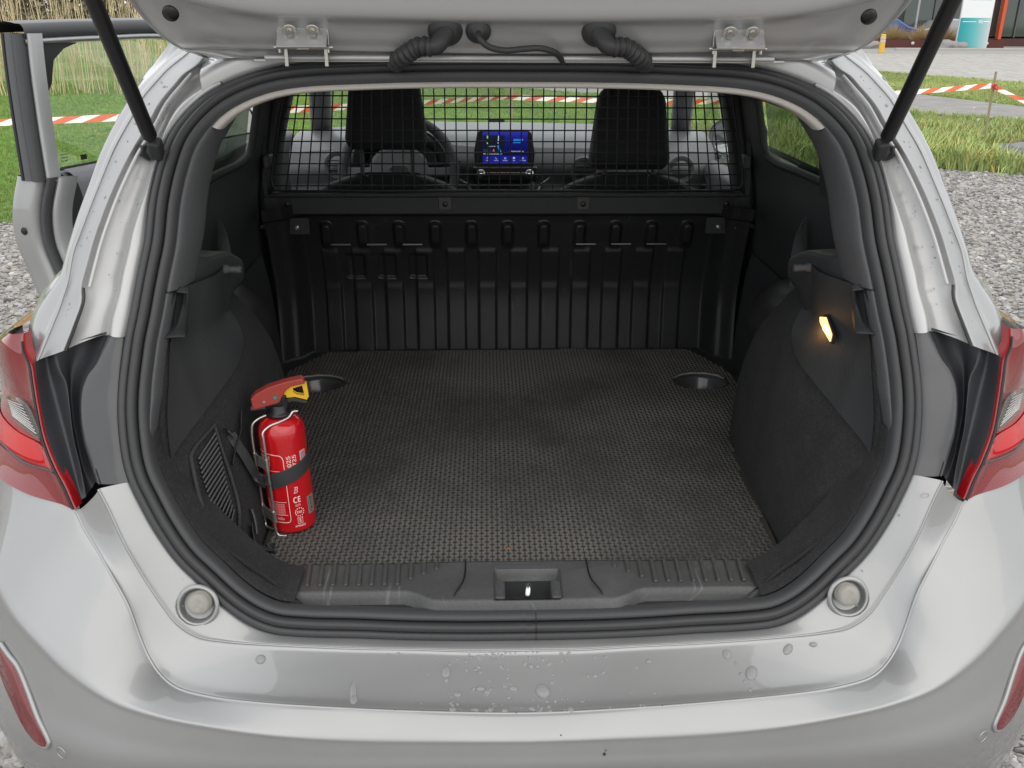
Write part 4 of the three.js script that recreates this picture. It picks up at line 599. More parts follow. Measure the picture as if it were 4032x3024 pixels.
{ // open left door, swung out on its front hinges
  const door = new THREE.Group(); door.name = 'left_door'; car.add(door); door.position.set(-.82, 0, -3.42); const ang = Math.atan2(1.24 - .82, 3.42 - 2.36); door.rotation.y = -ang;
  const Lz = Math.hypot(1.24 - .82, 3.42 - 2.36);                     // door runs along +z from its hinge; inner face looks to +x
  // shut face, nearest the camera: follows the rear edge of the door
  const edge = L3([[.09, .28, Lz - .05], [.075, .40, Lz - .02], [.05, .60, Lz], [.02, .80, Lz + .005], [-.02, .92, Lz], [-.042, 1.0, Lz], [-.038, 1.08, Lz - .005], [-.012, 1.17, Lz - .02]]);
  const e = rs(edge, 40), w = (k) => e.map((p, i) => p.clone().add(V(k, 0, 0)));
  const bump2 = (k, dz) => e.map((p, i) => p.clone().add(V(k, 0, dz)));
  const sf = mesh('door_shut_face', loft([bump2(-.045, -.10), bump2(-.040, -.006), bump2(-.030, .0), bump2(.0, .0), bump2(.030, -.002), bump2(.042, -.012), bump2(.05, -.03), bump2(.085, -.045), bump2(.10, -.06)], 4), M.paint, door);
  mesh('door_seal', loft([[.050, -.02], [.058, -.006], [.068, -.01], [.070, -.03]].map(([k, dz]) => bump2(k, dz)), 2), M.rubber, sf);
  mesh('inner_lip', loft([[.071, -.028], [.085, -.02], [.10, -.03], [.108, -.06]].map(([k, dz]) => bump2(k, dz)), 2), M.paint, sf);
  mesh('plug', aim(lathe([[0, .003], [.008, .003], [.0105, 0]], 14), V(0, 0, 1), V(-.040, 1.03, Lz + .0)), M.black, sf); mesh('plug', aim(lathe([[0, .003], [.016, .003], [.019, 0]], 6), V(0, 0, 1), V(.008, .85, Lz + .004)), M.black, sf);
  // door skin and inner panel
  const zs = [0, .25, .5, .75, 1];
  mesh('outer_skin', loft([[.28, .035], [.5, .01], [.75, -.025], [.92, -.072], [1.0, -.09], [1.08, -.085], [1.17, -.055]].map(([y, x]) => zs.map((t) => V(x + .0 * t, y, t * (Lz - .06)))), 3), M.paint, sf);
  mesh('inner_panel', loft([[.30, .16], [.6, .14], [.9, .10], [1.05, .085], [1.13, .075], [1.165, .06], [1.18, .03]].map(([y, x]) => zs.map((t) => V(x, y, t * (Lz - .10)))), 3), M.dash, sf);
  // window frame: rear post, top rail, front slope
  const fr = L3([[.012, 1.16, Lz - .02], [.002, 1.30, Lz - .035], [-.004, 1.44, Lz - .05], [-.006, 1.515, Lz - .06]]);
  const post = rs(fr, 24), po = (k, dz) => post.map((p) => p.clone().add(V(k, 0, dz)));
  mesh('post_cover', loft([po(-.044, -.05), po(-.046, .0), po(-.036, .008), po(-.032, .0)], 2), M.black, sf);
  mesh('frame_post', loft([po(-.032, .0), po(-.029, .006), po(-.010, .004), po(-.006, -.006)], 2), M.trim, sf);
  mesh('post_seal', loft([po(-.006, -.01), po(.0, .010), po(.018, .012), po(.024, -.004), po(.026, -.03)], 2), M.rubber, sf);
  mesh('post_inner', loft([po(.026, -.02), po(.030, -.006), po(.040, -.012), po(.046, -.04)], 2), M.paint, sf);
  const rail = L3([[-.006, 1.515, Lz - .06], [.004, 1.520, Lz - .3], [.014, 1.515, Lz - .6], [.03, 1.46, Lz - .8], [.02, 1.34, Lz - .98], [.0, 1.2, Lz - 1.12]]), ra = rs(rail, 40), rp = (dx, dy) => ra.map((p) => p.clone().add(V(dx, dy, 0)));
  mesh('rail_cover', loft([rp(-.055, .0), rp(-.05, .022), rp(-.03, .028), rp(.01, .022)], 2), M.black, sf);
  mesh('rail_seal', loft([rp(.0, .022), rp(.02, .022), rp(.030, .010), rp(.026, -.010), rp(.0, -.014)], 2), M.rubber, sf);
  mesh('rail_inner', loft([rp(.020, -.012), rp(.030, -.016), rp(.028, -.026), rp(-.02, -.028)], 2), M.paint, sf);
  mesh('corner_filler', prism([[0, 0], [.10, 0], [.06, -.012], [.028, -.035], [.012, -.085], [0, -.10]], .004).rotateY(Math.PI / 2 - .0).scale(1.25, 1.15, 1.25).translate(.006, 1.490, Lz - .115), M.black, sf);
  mesh('door_window', loft([[1.16, .0], [1.33, -.018], [1.50, -.03]].map(([y, x], i) => [V(x, y, Lz - .06 - i * .03), V(x, y, Lz - .5), V(x, y, .15 + i * .25)]), 2), M.glass, sf);
  const etch = canvasTex(256, 128, (x) => { x.clearRect(0, 0, 256, 128); x.strokeStyle = '#fff'; x.fillStyle = '#fff'; x.lineWidth = 2; x.beginPath(); x.ellipse(60, 18, 26, 10, 0, 0, 7); x.stroke(); x.font = '13px sans-serif'; for (const [t, y] of [['TEMPERED', 50], ['E4 43R-00', 70], ['AS2 M40', 92]]) x.fillText(t, 18, y); x.fillRect(176, 66, 52, 36); x.strokeRect(184, 50, 36, 20); });
  const et = new THREE.PlaneGeometry(.11, .05); et.rotateY(-Math.PI / 2 + Math.PI); et.translate(.003, 1.205, Lz - .17); mesh('glass_etching', et, new THREE.MeshStandardMaterial({ color: 0x10140f, alphaMap: etch, transparent: true, roughness: .8, side: THREE.DoubleSide }), sf);
  mesh('window_sealstrip', loft([[.0, 1.155], [.012, 1.172], [.03, 1.175], [.05, 1.165]].map(([x, y]) => zs.map((t) => V(x, y, t * (Lz - .08)))), 2), M.black, sf);
  const mg = mirror(-1, V(-.16, 1.20, .06), 0, door); mg.rotation.y = 0;
}
// ================================================================ THINGS IN THE LOAD SPACE
{ // rubber mat
  const out = [[-.455, -1.372], [-.415, -1.350], [-.2, -1.349], [.2, -1.351], [.435, -1.356], [.470, -1.378], [.478, -1.52], [.487, -1.7], [.505, -1.86], [.535, -1.955], [.60, -2.03], [.615, -2.18], [.60, -2.31], [.528, -2.462], [.2, -2.468], [-.3, -2.462], [-.52, -2.455], [-.61, -2.30], [-.615, -2.16], [-.60, -2.03], [-.535, -1.955], [-.505, -1.86], [-.487, -1.7], [-.478, -1.52], [-.470, -1.40]];
  const hole = (sg) => { const a = []; for (let k = 0; k < 26; k++) { const t = k / 26 * Math.PI * 2; const c = Math.cos(t), s = Math.sin(t); a.push([sg * .508 + Math.sign(c) * Math.abs(c) ** .9 * .070, -2.205 + s * .058 * (1 - .25 * Math.abs(c))]); } return a; };
  const H = [hole(-1), hole(1)];
  const inP = (x, z, P) => { let c = false; for (let i = 0, j = P.length - 1; i < P.length; j = i++) if ((P[i][1] > z) !== (P[j][1] > z) && x < (P[j][0] - P[i][0]) * (z - P[i][1]) / (P[j][1] - P[i][1]) + P[i][0]) c = !c; return c; };
  const s = new THREE.Shape(out.map(([x, z]) => new THREE.Vector2(x, -z))); for (const h of H) s.holes.push(new THREE.Path(h.map(([x, z]) => new THREE.Vector2(x, -z))));
  const g = new THREE.ExtrudeGeometry(s, { depth: .007, bevelEnabled: false }); g.rotateX(-Math.PI / 2); g.translate(0, FY - .0075, 0);
  const dust = (x, z) => { const n = fbm(x * 3 + 20, z * 3 + 20, 64, 5), f = fbm(x * 14 + 9, z * 14 + 9, 128, 3); return Math.max(0, n - .36) * 1.7 + (f - .5) * .35; };
  const mat = mesh('rubber_mat', g, std([.040, .038, .035], .8)); tag(mat, 'black woven-pattern rubber mat with brown dust covering the load floor', 'mat');
  const bar = (() => { const w = .0026, l = .0046, h = .0016, e = .0012; const P = [[-l, -w * .6], [-l * .8, -w], [l * .8, -w], [l, -w * .6], [l, w * .6], [l * .8, w], [-l * .8, w], [-l, w * .6]]; const pos = []; const q = (p, k, y) => [p[0] * k, y, p[1] * k]; for (let i = 0; i < 8; i++) { const a = P[i], b = P[(i + 1) % 8]; const A = q(a, 1, 0), B = q(b, 1, 0), C = q(a, .86, h), D = q(b, .86, h); pos.push(...A, ...C, ...B, ...B, ...C, ...D, ...C, 0, h + .0003, 0, ...D); } const G = new THREE.BufferGeometry(); G.setAttribute('position', new THREE.Float32BufferAttribute(pos, 3)); G.computeVertexNormals(); G.setAttribute('uv', new THREE.Float32BufferAttribute(new Float32Array(pos.length / 3 * 2), 2)); return G; })();
  const shades = []; for (let k = 0; k < 8; k++) { const t = k / 7; shades.push(std([.052 + .10 * t, .052 + .095 * t, .050 + .084 * t], .72)); }
  const cells = [], pz = .0098; for (let j = 0; j < 120; j++) for (let i = -65; i <= 65; i++) { const x = i * pz + rr(-.0003, .0003), z = -1.353 - j * pz; if (!inP(x, z, out) || H.some((h) => inP(x, z, h))) continue; const m = .007; if (!inP(x + m, z, out) || !inP(x - m, z, out) || !inP(x, z + m, out) || !inP(x, z - m, out)) continue; if (H.some((h) => inP(x + m, z, h) || inP(x - m, z, h))) continue; cells.push([x, z, (i + j) & 1, Math.max(0, Math.min(1, .28 + dust(x, z) * 1.35 + rr(-.12, .12)))]); }
  const near = 300; cells.slice(0, near).forEach(([x, z, o, d]) => { const m = mesh('weave_block', bar, shades[Math.round(d * 7)], mat); m.position.set(x, FY - .0006, z); m.rotation.y = o ? .785 : -.785; });
  const rest = cells.slice(near), im = new THREE.InstancedMesh(bar, std([1, 1, 1], .72), rest.length); im.name = 'weave_blocks'; im.userData.kind = 'stuff'; const D = new THREE.Object3D();
  rest.forEach(([x, z, o, d], i) => { D.position.set(x, FY - .0006, z); D.rotation.y = o ? .785 : -.785; D.updateMatrix(); im.setMatrixAt(i, D.matrix); im.setColorAt(i, lin(.052 + .10 * d, .052 + .095 * d, .050 + .084 * d)); }); shade(im); mat.add(im);
  // floor cups showing through the cut-outs
  for (const sg of [-1, 1]) { const c = mesh('floor_cup', lathe([[0, -.040], [.03, -.042], [.046, -.036], [.054, -.008], [.060, .0005], [.070, .0]], 36).translate(sg * .508, FY - .006, -2.205), phy([.07, .072, .075], .3, { clearcoat: .5 }), car); mesh('torn_rim', tube(Array.from({ length: 15 }, (_, i) => { const t = Math.PI * (1.10 + .8 * i / 14); return V(sg * .508 + Math.cos(t) * .071, FY + .0005 + .001 * Math.sin(i * 2.3), -2.205 + Math.sin(t) * .059); }), .0030, 40, 6), std([.24, .24, .25], .6), c); mesh('cup_ring', merge([new THREE.TorusGeometry(.022, .004, 8, 24).rotateX(1.1).translate(sg * .508, FY - .034, -2.20), cyl(V(sg * .508 - .02, FY - .045, -2.2), V(sg * .508 + .02, FY - .045, -2.2), .007)]), M.zinc, c); }
  const leaf = mesh('leaf_scrap', prism([[-.004, 0], [0, .003], [.005, .001], [.003, -.002]], .0006).rotateX(-Math.PI / 2).translate(-.025, FY + .002, -1.40), std([.5, .18, .05], .8)); tag(leaf, 'tiny orange scrap lying on the mat near the sill', 'scrap');
}
{ // fire extinguisher, strapped upright against the left side, leaning a little outwards
  const ex = group('fire_extinguisher', 'red dry powder fire extinguisher standing in its wire bracket on the mat', 'fire extinguisher', [-.432, FY + .003, -1.500]);
  ex.rotation.set(.0, 0, .03); ex.scale.set(1.02, .875, 1.02);
  const label = canvasTex(2048, 1024, (x, w, h) => {
    x.fillStyle = '#c4141d'; x.fillRect(0, 0, w, h);
    for (let i = 0; i < 900; i++) { x.fillStyle = `rgba(${120 + (i * 37) % 60},${(i * 13) % 30},${(i * 7) % 30},.10)`; x.fillRect((i * 733) % w, (i * 397) % h, 14 + (i * 17) % 40, 2 + i % 4); }
    const W = '#f0d9d6'; x.strokeStyle = W; x.fillStyle = W; x.lineWidth = 9;
    // framed panel on the left
    x.beginPath(); x.moveTo(400, 120); x.lineTo(770, 150); x.quadraticCurveTo(830, 160, 830, 220); x.lineTo(830, 880); x.quadraticCurveTo(830, 930, 780, 930); x.lineTo(400, 930); x.stroke();
    x.font = 'bold 62px sans-serif'; x.fillText('POUDRE', 390, 212); x.fillText('POEDER', 398, 272); x.lineWidth = 5; x.beginPath(); x.moveTo(430, 330); x.lineTo(760, 330); x.moveTo(430, 690); x.lineTo(800, 690); x.moveTo(430, 842); x.lineTo(800, 842); x.stroke();
    x.font = '40px sans-serif'; x.fillText('1.', 720, 380); x.fillText('veiligheid', 560, 430); x.fillText('volledig uittrekken', 440, 472);
    x.font = '20px sans-serif'; for (let i = 0; i < 7; i++) x.fillText('NA GEBRUIK HERVULLEN DROOG', 470, 722 + i * 19); x.font = 'italic 44px serif'; x.fillText('Belba', 620, 900);
    // second panel: dotted date digits, marks
    x.save(); x.translate(900, 400); x.rotate(-Math.PI / 2); x.font = 'bold 74px monospace'; x.setLineDash([12, 7]); x.lineWidth = 5; x.strokeText('2025', 60, 30); x.strokeText('0725', 60, 110); x.restore(); x.setLineDash([]);
    x.font = 'italic 100px serif'; x.fillText('B', 910, 600); x.font = 'bold 96px sans-serif'; x.fillText('CE', 890, 712); x.font = '34px sans-serif'; x.fillText('0029', 915, 756);
    for (let i = 0; i < 12; i++) { const a = i / 12 * 6.283; x.beginPath(); x.arc(965 + Math.cos(a) * 62, 826 + Math.sin(a) * 46, 8, 0, 7); x.fill(); } x.font = 'bold 40px sans-serif'; x.fillText('EN3', 925, 840);
    x.lineWidth = 6; x.strokeRect(925, 892, 70, 66); x.font = 'bold 54px sans-serif'; x.fillText('B', 942, 944); for (const [sx, sy] of [[895, 905], [885, 940], [905, 880], [945, 872], [985, 870]]) { x.font = '30px sans-serif'; x.fillText('★', sx - 10, sy); } x.font = 'bold 34px sans-serif'; x.fillText('APRAGAZ', 878, 998);
    // stickers
    x.fillStyle = '#e9c9d2'; x.fillRect(1080, 150, 110, 150); x.fillStyle = '#5a1a3a'; for (let i = 0; i < 14; i++) x.fillRect(1090 + i * 7, 160, 2 + (i * 5) % 4, 120);
    x.fillStyle = '#8c8a86'; x.fillRect(1110, 690, 160, 210); x.strokeStyle = '#2a2a2a'; x.lineWidth = 7; x.beginPath(); x.ellipse(1175, 795, 44, 84, 0, 0, 7); x.stroke(); x.fillStyle = '#2a2a2a'; x.save(); x.translate(1195, 860); x.rotate(-Math.PI / 2); x.font = 'bold 46px sans-serif'; x.fillText('BENOR', 0, 0); x.restore();
  });
  const bodyM = phy([1, 1, 1], .22, { map: label, clearcoat: .7, clearcoatRoughness: .08 }), redM = phy([.55, .007, .013], .2, { clearcoat: .7, clearcoatRoughness: .06 });
  const R = .0415, Hc = .208;
  const cyG = new THREE.CylinderGeometry(R, R, Hc, 64, 1, true); { const u = cyG.attributes.uv, p = cyG.attributes.position; for (let i = 0; i < u.count; i++) { const k = i % 65; u.setX(i, k / 64); } } cyG.translate(0, Hc / 2 + .008, 0); cyG.rotateY(-2.40);
  const body = mesh('cylinder', cyG, bodyM, ex);
  mesh('shoulder', lathe([[R, Hc + .008], [R, Hc + .012], [R * .985, Hc + .020], [R * .93, Hc + .030], [R * .82, Hc + .039], [R * .62, Hc + .046], [R * .42, Hc + .049], [.0165, Hc + .050], [.0165, Hc + .054]], 48), redM, ex);
  mesh('foot_ring', lathe([[R * .9, 0], [R * .985, .001], [R, .005], [R, .008]], 48), redM, ex);
  const vb = Hc + .05;
  const valve = mesh('valve', merge([lathe([[.0, 0], [.022, 0], [.0235, .003], [.0225, .008], [.017, .010], [.0155, .022], [.013, .024], [0, .024]], 28).translate(0, vb, 0), box(.034, .014, .016, .002, vb + .026, 0, .003), box(.010, .03, .018, -.010, vb + .03, 0, .002), box(.010, .03, .018, .012, vb + .03, 0, .002)]), M.black, ex);
  mesh('nozzle', cyl(V(-.022, vb + .020, .004), V(-.046, vb + .020, .010), .0045), M.trim, valve);
  // red squeeze lever: curved, tapering shell
  const hg = new THREE.Group(); hg.name = 'handle'; hg.position.set(0, vb + .028, 0); hg.rotation.y = .18; hg.scale.setScalar(.86); ex.add(hg);
  const lv = prism([[-.048, -.004], [-.049, .018], [-.040, .028], [-.015, .042], [.018, .051], [.051, .056], [.055, .053], [.056, .047], [.030, .043], [.018, .034], [.010, .020], [.004, .008], [-.002, .003], [-.02, .0], [-.046, -.006]], .020, .0025).translate(0, 0, -.010);
  mesh('squeeze_lever', lv, std([.36, .045, .035], .45, { bumpMap: tGrain, bumpScale: .0002 }), hg);
  mesh('pivot_pin', cyl(V(-.026, .010, -.0135), V(-.026, .010, .0145), .0032), M.steel, hg); mesh('safety_button', cyl(V(-.003, .018, -.0135), V(-.003, .018, .0145), .0042), std([.02, .28, .22], .4), hg);
  const ys = new THREE.Shape([[.008, .020], [.022, .036], [.034, .043], [.056, .047], [.061, .044], [.062, .010], [.058, .004], [.036, .014], [.010, .014]].map((p) => new THREE.Vector2(...p))); ys.holes.push(new THREE.Path([[.034, .036], [.053, .041], [.055, .014], [.040, .019], [.033, .026]].map((p) => new THREE.Vector2(...p))));
  mesh('yellow_trigger', new THREE.ExtrudeGeometry(ys, { depth: .010, bevelEnabled: true, bevelSize: .0015, bevelThickness: .0015, bevelSegments: 2 }).translate(0, -.002, -.005), std([.78, .46, .02], .4), hg);
  mesh('carry_handle', prism([[.002, .002], [.030, .010], [.058, -.002], [.058, -.007], [.030, .003], [.0, -.004]], .016, .001).translate(0, 0, -.008), M.trimDark, hg);
  // wire bracket and its two clips
  const wr = .0026;
  const wA = (d, top) => tube(L3([[-.028 + d * .3, -.004, .040], [-.040, .000, .022 + d], [-.0455, .012, .016 + d], [-.0455, .10, .016 + d], [-.0455, Hc + .020, .016 + d], [-.040, Hc + .034, .017 + d], ...top]), wr, 90, 8);
  const br = mesh('wire_bracket', merge([
    tube(L3([[-.004, -.001, .047], [-.018, .0, .0455], [-.022, .006, .0445], [-.022, .10, .0445], [-.022, Hc + .018, .0445], [-.022, Hc + .032, .042], [-.012, Hc + .041, .034], [.006, Hc + .047, .027], [.020, Hc + .052, .018], [.027, Hc + .060, .010], [.036, Hc + .061, .010]]), wr, 110, 8),
    tube(L3([[-.030, .004, .030], [-.046, .006, .020], [-.0485, .012, .016], [-.0485, .10, .016], [-.0485, Hc + .022, .016], [-.045, Hc + .038, .014], [-.034, Hc + .047, .009], [-.012, Hc + .055, .004]]), wr, 110, 8)]), M.zinc, ex);
  for (const y of [.045, .168]) mesh('bracket_clip', merge([box(.040, .026, .0025, 0, 0, 0, .0008).rotateY(-.82).translate(-.0365, y, .0315), cyl(V(-.0475, y - .013, .018), V(-.0475, y + .013, .018), .0042, .0042, 8), cyl(V(-.022, y - .013, .0455), V(-.022, y + .013, .0455), .0042, .0042, 8)]), M.zinc, br);
  // holding strap round the cylinder, tail looped through the carpet
  const st = group('holding_strap', 'black webbing strap wrapped round the red extinguisher and threaded through the carpet', 'strap');
  const C = V(-.435, FY + .127, -1.500), rad = R * 1.02 + .0022, sp = []; for (let k = 0; k <= 22; k++) { const a = -.55 + k / 22 * 2.75; sp.push(V(C.x - .002 + Math.cos(a) * rad, C.y + .024 - k / 22 * .042 - .0, C.z + Math.sin(a) * rad)); }
  mesh('wrap', ribbon(sp, .029, .0018, V(.0, 1, 0), 60), M.rubberSoft, st);
  mesh('tail', ribbon([sp[20].clone().add(V(0, 0, .003)), V(-.482, .775, -1.472), V(-.490, .795, -1.468), V(-.500, .825, -1.464), V(-.512, .850, -1.463), V(-.520, .866, -1.466)], .018, .0016, V(.3, .6, -.7), 40), M.trimDark, st);
  mesh('buckle_flap', ribbon(L3([[-.468, .772, -1.458], [-.480, .770, -1.466], [-.492, .768, -1.480]]), .024, .0016, V(0, 1, .1), 20), M.rubberSoft, st);
  mesh('loose_end', ribbon(L3([[-.508, .892, -1.505], [-.508, .870, -1.488], [-.512, .850, -1.468], [-.514, .835, -1.452], [-.516, .818, -1.438]]), .022, .0016, V(.2, -.2, .9), 30), M.trimDark, st);
  mesh('keeper', ribbon(L3([[-.524, .882, -1.452], [-.518, .872, -1.456], [-.514, .860, -1.462]]), .016, .0016, V(.3, .5, .8), 12), M.trim, st);
  const s2 = group('loose_strap_end', 'short black strap end poking out of the carpet beside the sill', 'strap');
  mesh('strap_fold', ribbon(L3([[-.486, .712, -1.410], [-.482, .700, -1.398], [-.478, .690, -1.392], [-.466, .678, -1.390], [-.455, .668, -1.400], [-.462, .664, -1.412]]), .022, .002, V(.4, .2, .9), 30), M.trimDark, s2);
  mesh('strap_tip', ribbon(L3([[-.488, .732, -1.432], [-.482, .712, -1.424], [-.478, .692, -1.412]]), .012, .002, V(.2, .2, 1), 14), M.trim, s2);
}
{ // louvred vent in the left carpet
  const c = (y, z, d = .004) => V(carpX(z, y) + d, y, z);
  const fr = [[.896, -1.440], [.872, -1.374], [.860, -1.368], [.770, -1.326], [.722, -1.345], [.745, -1.402]], v = mesh('carpet_vent', tube([...fr, fr[0]].map(([y, z]) => c(y, z)), .004, 80, 6), M.trimDark, car);
  for (let k = 0; k < 17; k++) { const t = k / 16, yA = .882 - t * .130, yB = .858 - t * .124; const a = c(yA, -1.434 + .042 * t, .004), b = c(yB, -1.380 + .040 * t, .004); mesh('louvre', ribbon([a, a.clone().lerp(b, .5), b], .0075, .003, V(.55, .8, .1), 8), M.trim, v); }
}
{ // rain on the paint
  const drop = new THREE.SphereGeometry(1, 12, 8, 0, Math.PI * 2, 0, Math.PI / 2), wm = phy([.52, .525, .53], .0, { transmission: .56, thickness: .004, ior: 1.33 });
  const L = [], put = (x, v, s, e = 1, yaw = 0) => { // on the loading lip: x across, v 0..1 from crease to crease
    const n = scoopCols.length; let bi = 0, bd = 9; for (let i = 0; i < n; i++) { const d = Math.abs(scoopCols[i][0].x * (1 - v) + scoopCols[i][scoopCols[0].length - 1].x * v - x); if (d < bd) { bd = d; bi = i; } } bi = Math.min(n - 2, Math.max(0, bi)); const kk = Math.min(scoopCols[0].length - 2, Math.floor(v * (scoopCols[0].length - 1)));
    const p = scoopCols[bi][kk], a = scoopCols[bi + 1][kk].clone().sub(p), b = scoopCols[bi][kk + 1].clone().sub(p); const nn = a.cross(b).normalize(); if (nn.y < 0) nn.negate(); L.push([V(x, p.y, p.z), nn, s, e, yaw]);
  };
  for (let k = 0; k < 150; k++) { const a = rnd() * 6.283, r = Math.sqrt(rnd()) * .115 * (rnd() < .8 ? 1 : 1.9), v = .58 + Math.sin(a) * r * 4.2; if (v < .1 || v > .95) continue; put(.008 + Math.cos(a) * r * 1.05 - .03, v, rr(.0012, .0028) * (rnd() < .15 ? 1.6 : 1), rr(.8, 1.6), rr(0, 3)); }
  const putP = (x, y, z, s, e, w) => { let bi = 0, bk = 0, bd = 9; scoopCols.forEach((c, i) => c.forEach((p, k) => { const d = (p.x - x) ** 2 + (p.y - y) ** 2 + (p.z - z) ** 2; if (d < bd) { bd = d; bi = i; bk = k; } })); bi = Math.min(bi, scoopCols.length - 2); bk = Math.min(bk, scoopCols[0].length - 2); const p = scoopCols[bi][bk], nn = scoopCols[bi + 1][bk].clone().sub(p).cross(scoopCols[bi][bk + 1].clone().sub(p)).normalize(); if (nn.y < 0) nn.negate(); L.push([p.clone(), nn, s, e, w]); };
  for (const a of [[-.427, .610, -1.168, .0075, 1.0, .6], [-.270, .588, -1.117, .0055, 2.8, .08], [-.270, .588, -1.103, .0058, 1.5, 0], [-.130, .594, -1.151, .0068, 1.5, 0], [.023, .579, -1.119, .0105, 1.1, .3], [-.076, .582, -1.124, .0068, .6, 0], [-.023, .581, -1.124, .0064, .7, 0], [.006, .595, -1.159, .0042, 1, 0], [.018, .595, -1.158, .0034, 1.1, 0], [.197, .601, -1.160, .005, .8, .5], [.324, .607, -1.167, .0066, 1.3, 0], [.353, .596, -1.134, .0085, 1.5, -.5], [.425, .612, -1.171, .0062, 1.7, -.7], [.468, .616, -1.178, .0062, .65, 0], [-.079, .595, -1.159, .0038, 1, 0], [.336, .602, -1.15, .0022, 2, 0], [.338, .596, -1.135, .003, 1, .4], [.340, .592, -1.12, .003, 1.3, 0], [.344, .589, -1.105, .003, 1.1, 0], [.11, .590, -1.14, .0042, 1, 0]]) putP(...a);
  { const m1 = rs(M1, 60), o = rs(O, 60), m3 = rs(M3, 60); for (const sg of [-1, 1]) for (let k = 0; k < 60; k++) { const i = 4 + Math.floor(rnd() * 50), g = rnd() < .6, p = g ? m1[i].clone().lerp(o[i], rr(.08, .6)).add(V(0, .001, .0022)) : m1[i].clone().lerp(m3[i], rr(.12, .9)).add(V(0, .001, -.018)); p.x *= -sg; L.push([p, V(sg * .15, .55, .82), rr(.0008, .0020) * (rnd() < .15 ? 1.6 : 1), rr(.8, 1.5), rr(0, 3)]); } }
  for (const sg of [-1, 1]) for (let k = 0; k < 26; k++) { const q = loop[sg < 0 ? 35 + Math.floor(rnd() * 12) : loopN - 35 - Math.floor(rnd() * 12)]; const o = off(q, -rr(.006, .045), .001); L.push([o.add(V(0, .0, .006)), V(sg * -.15, .62, .77), rr(.0009, .0022), rr(.8, 1.4), rr(0, 3)]); }
  const im = new THREE.InstancedMesh(drop, wm, L.length); im.name = 'rain_drops'; im.userData = { kind: 'stuff', label: 'clear rain drops beaded on the silver loading lip', category: 'water' };
  const X = new THREE.Matrix4(), q = new THREE.Quaternion(), q2 = new THREE.Quaternion(); L.forEach(([p, n, s, e, w], i) => { q.setFromUnitVectors(V(0, 1, 0), n); q2.setFromAxisAngle(V(0, 1, 0), w); q.multiply(q2); X.compose(p, q, V(s * 1.1, s * .55, s * e * 1.1)); im.setMatrixAt(i, X); }); shade(im); scene.add(im);
}
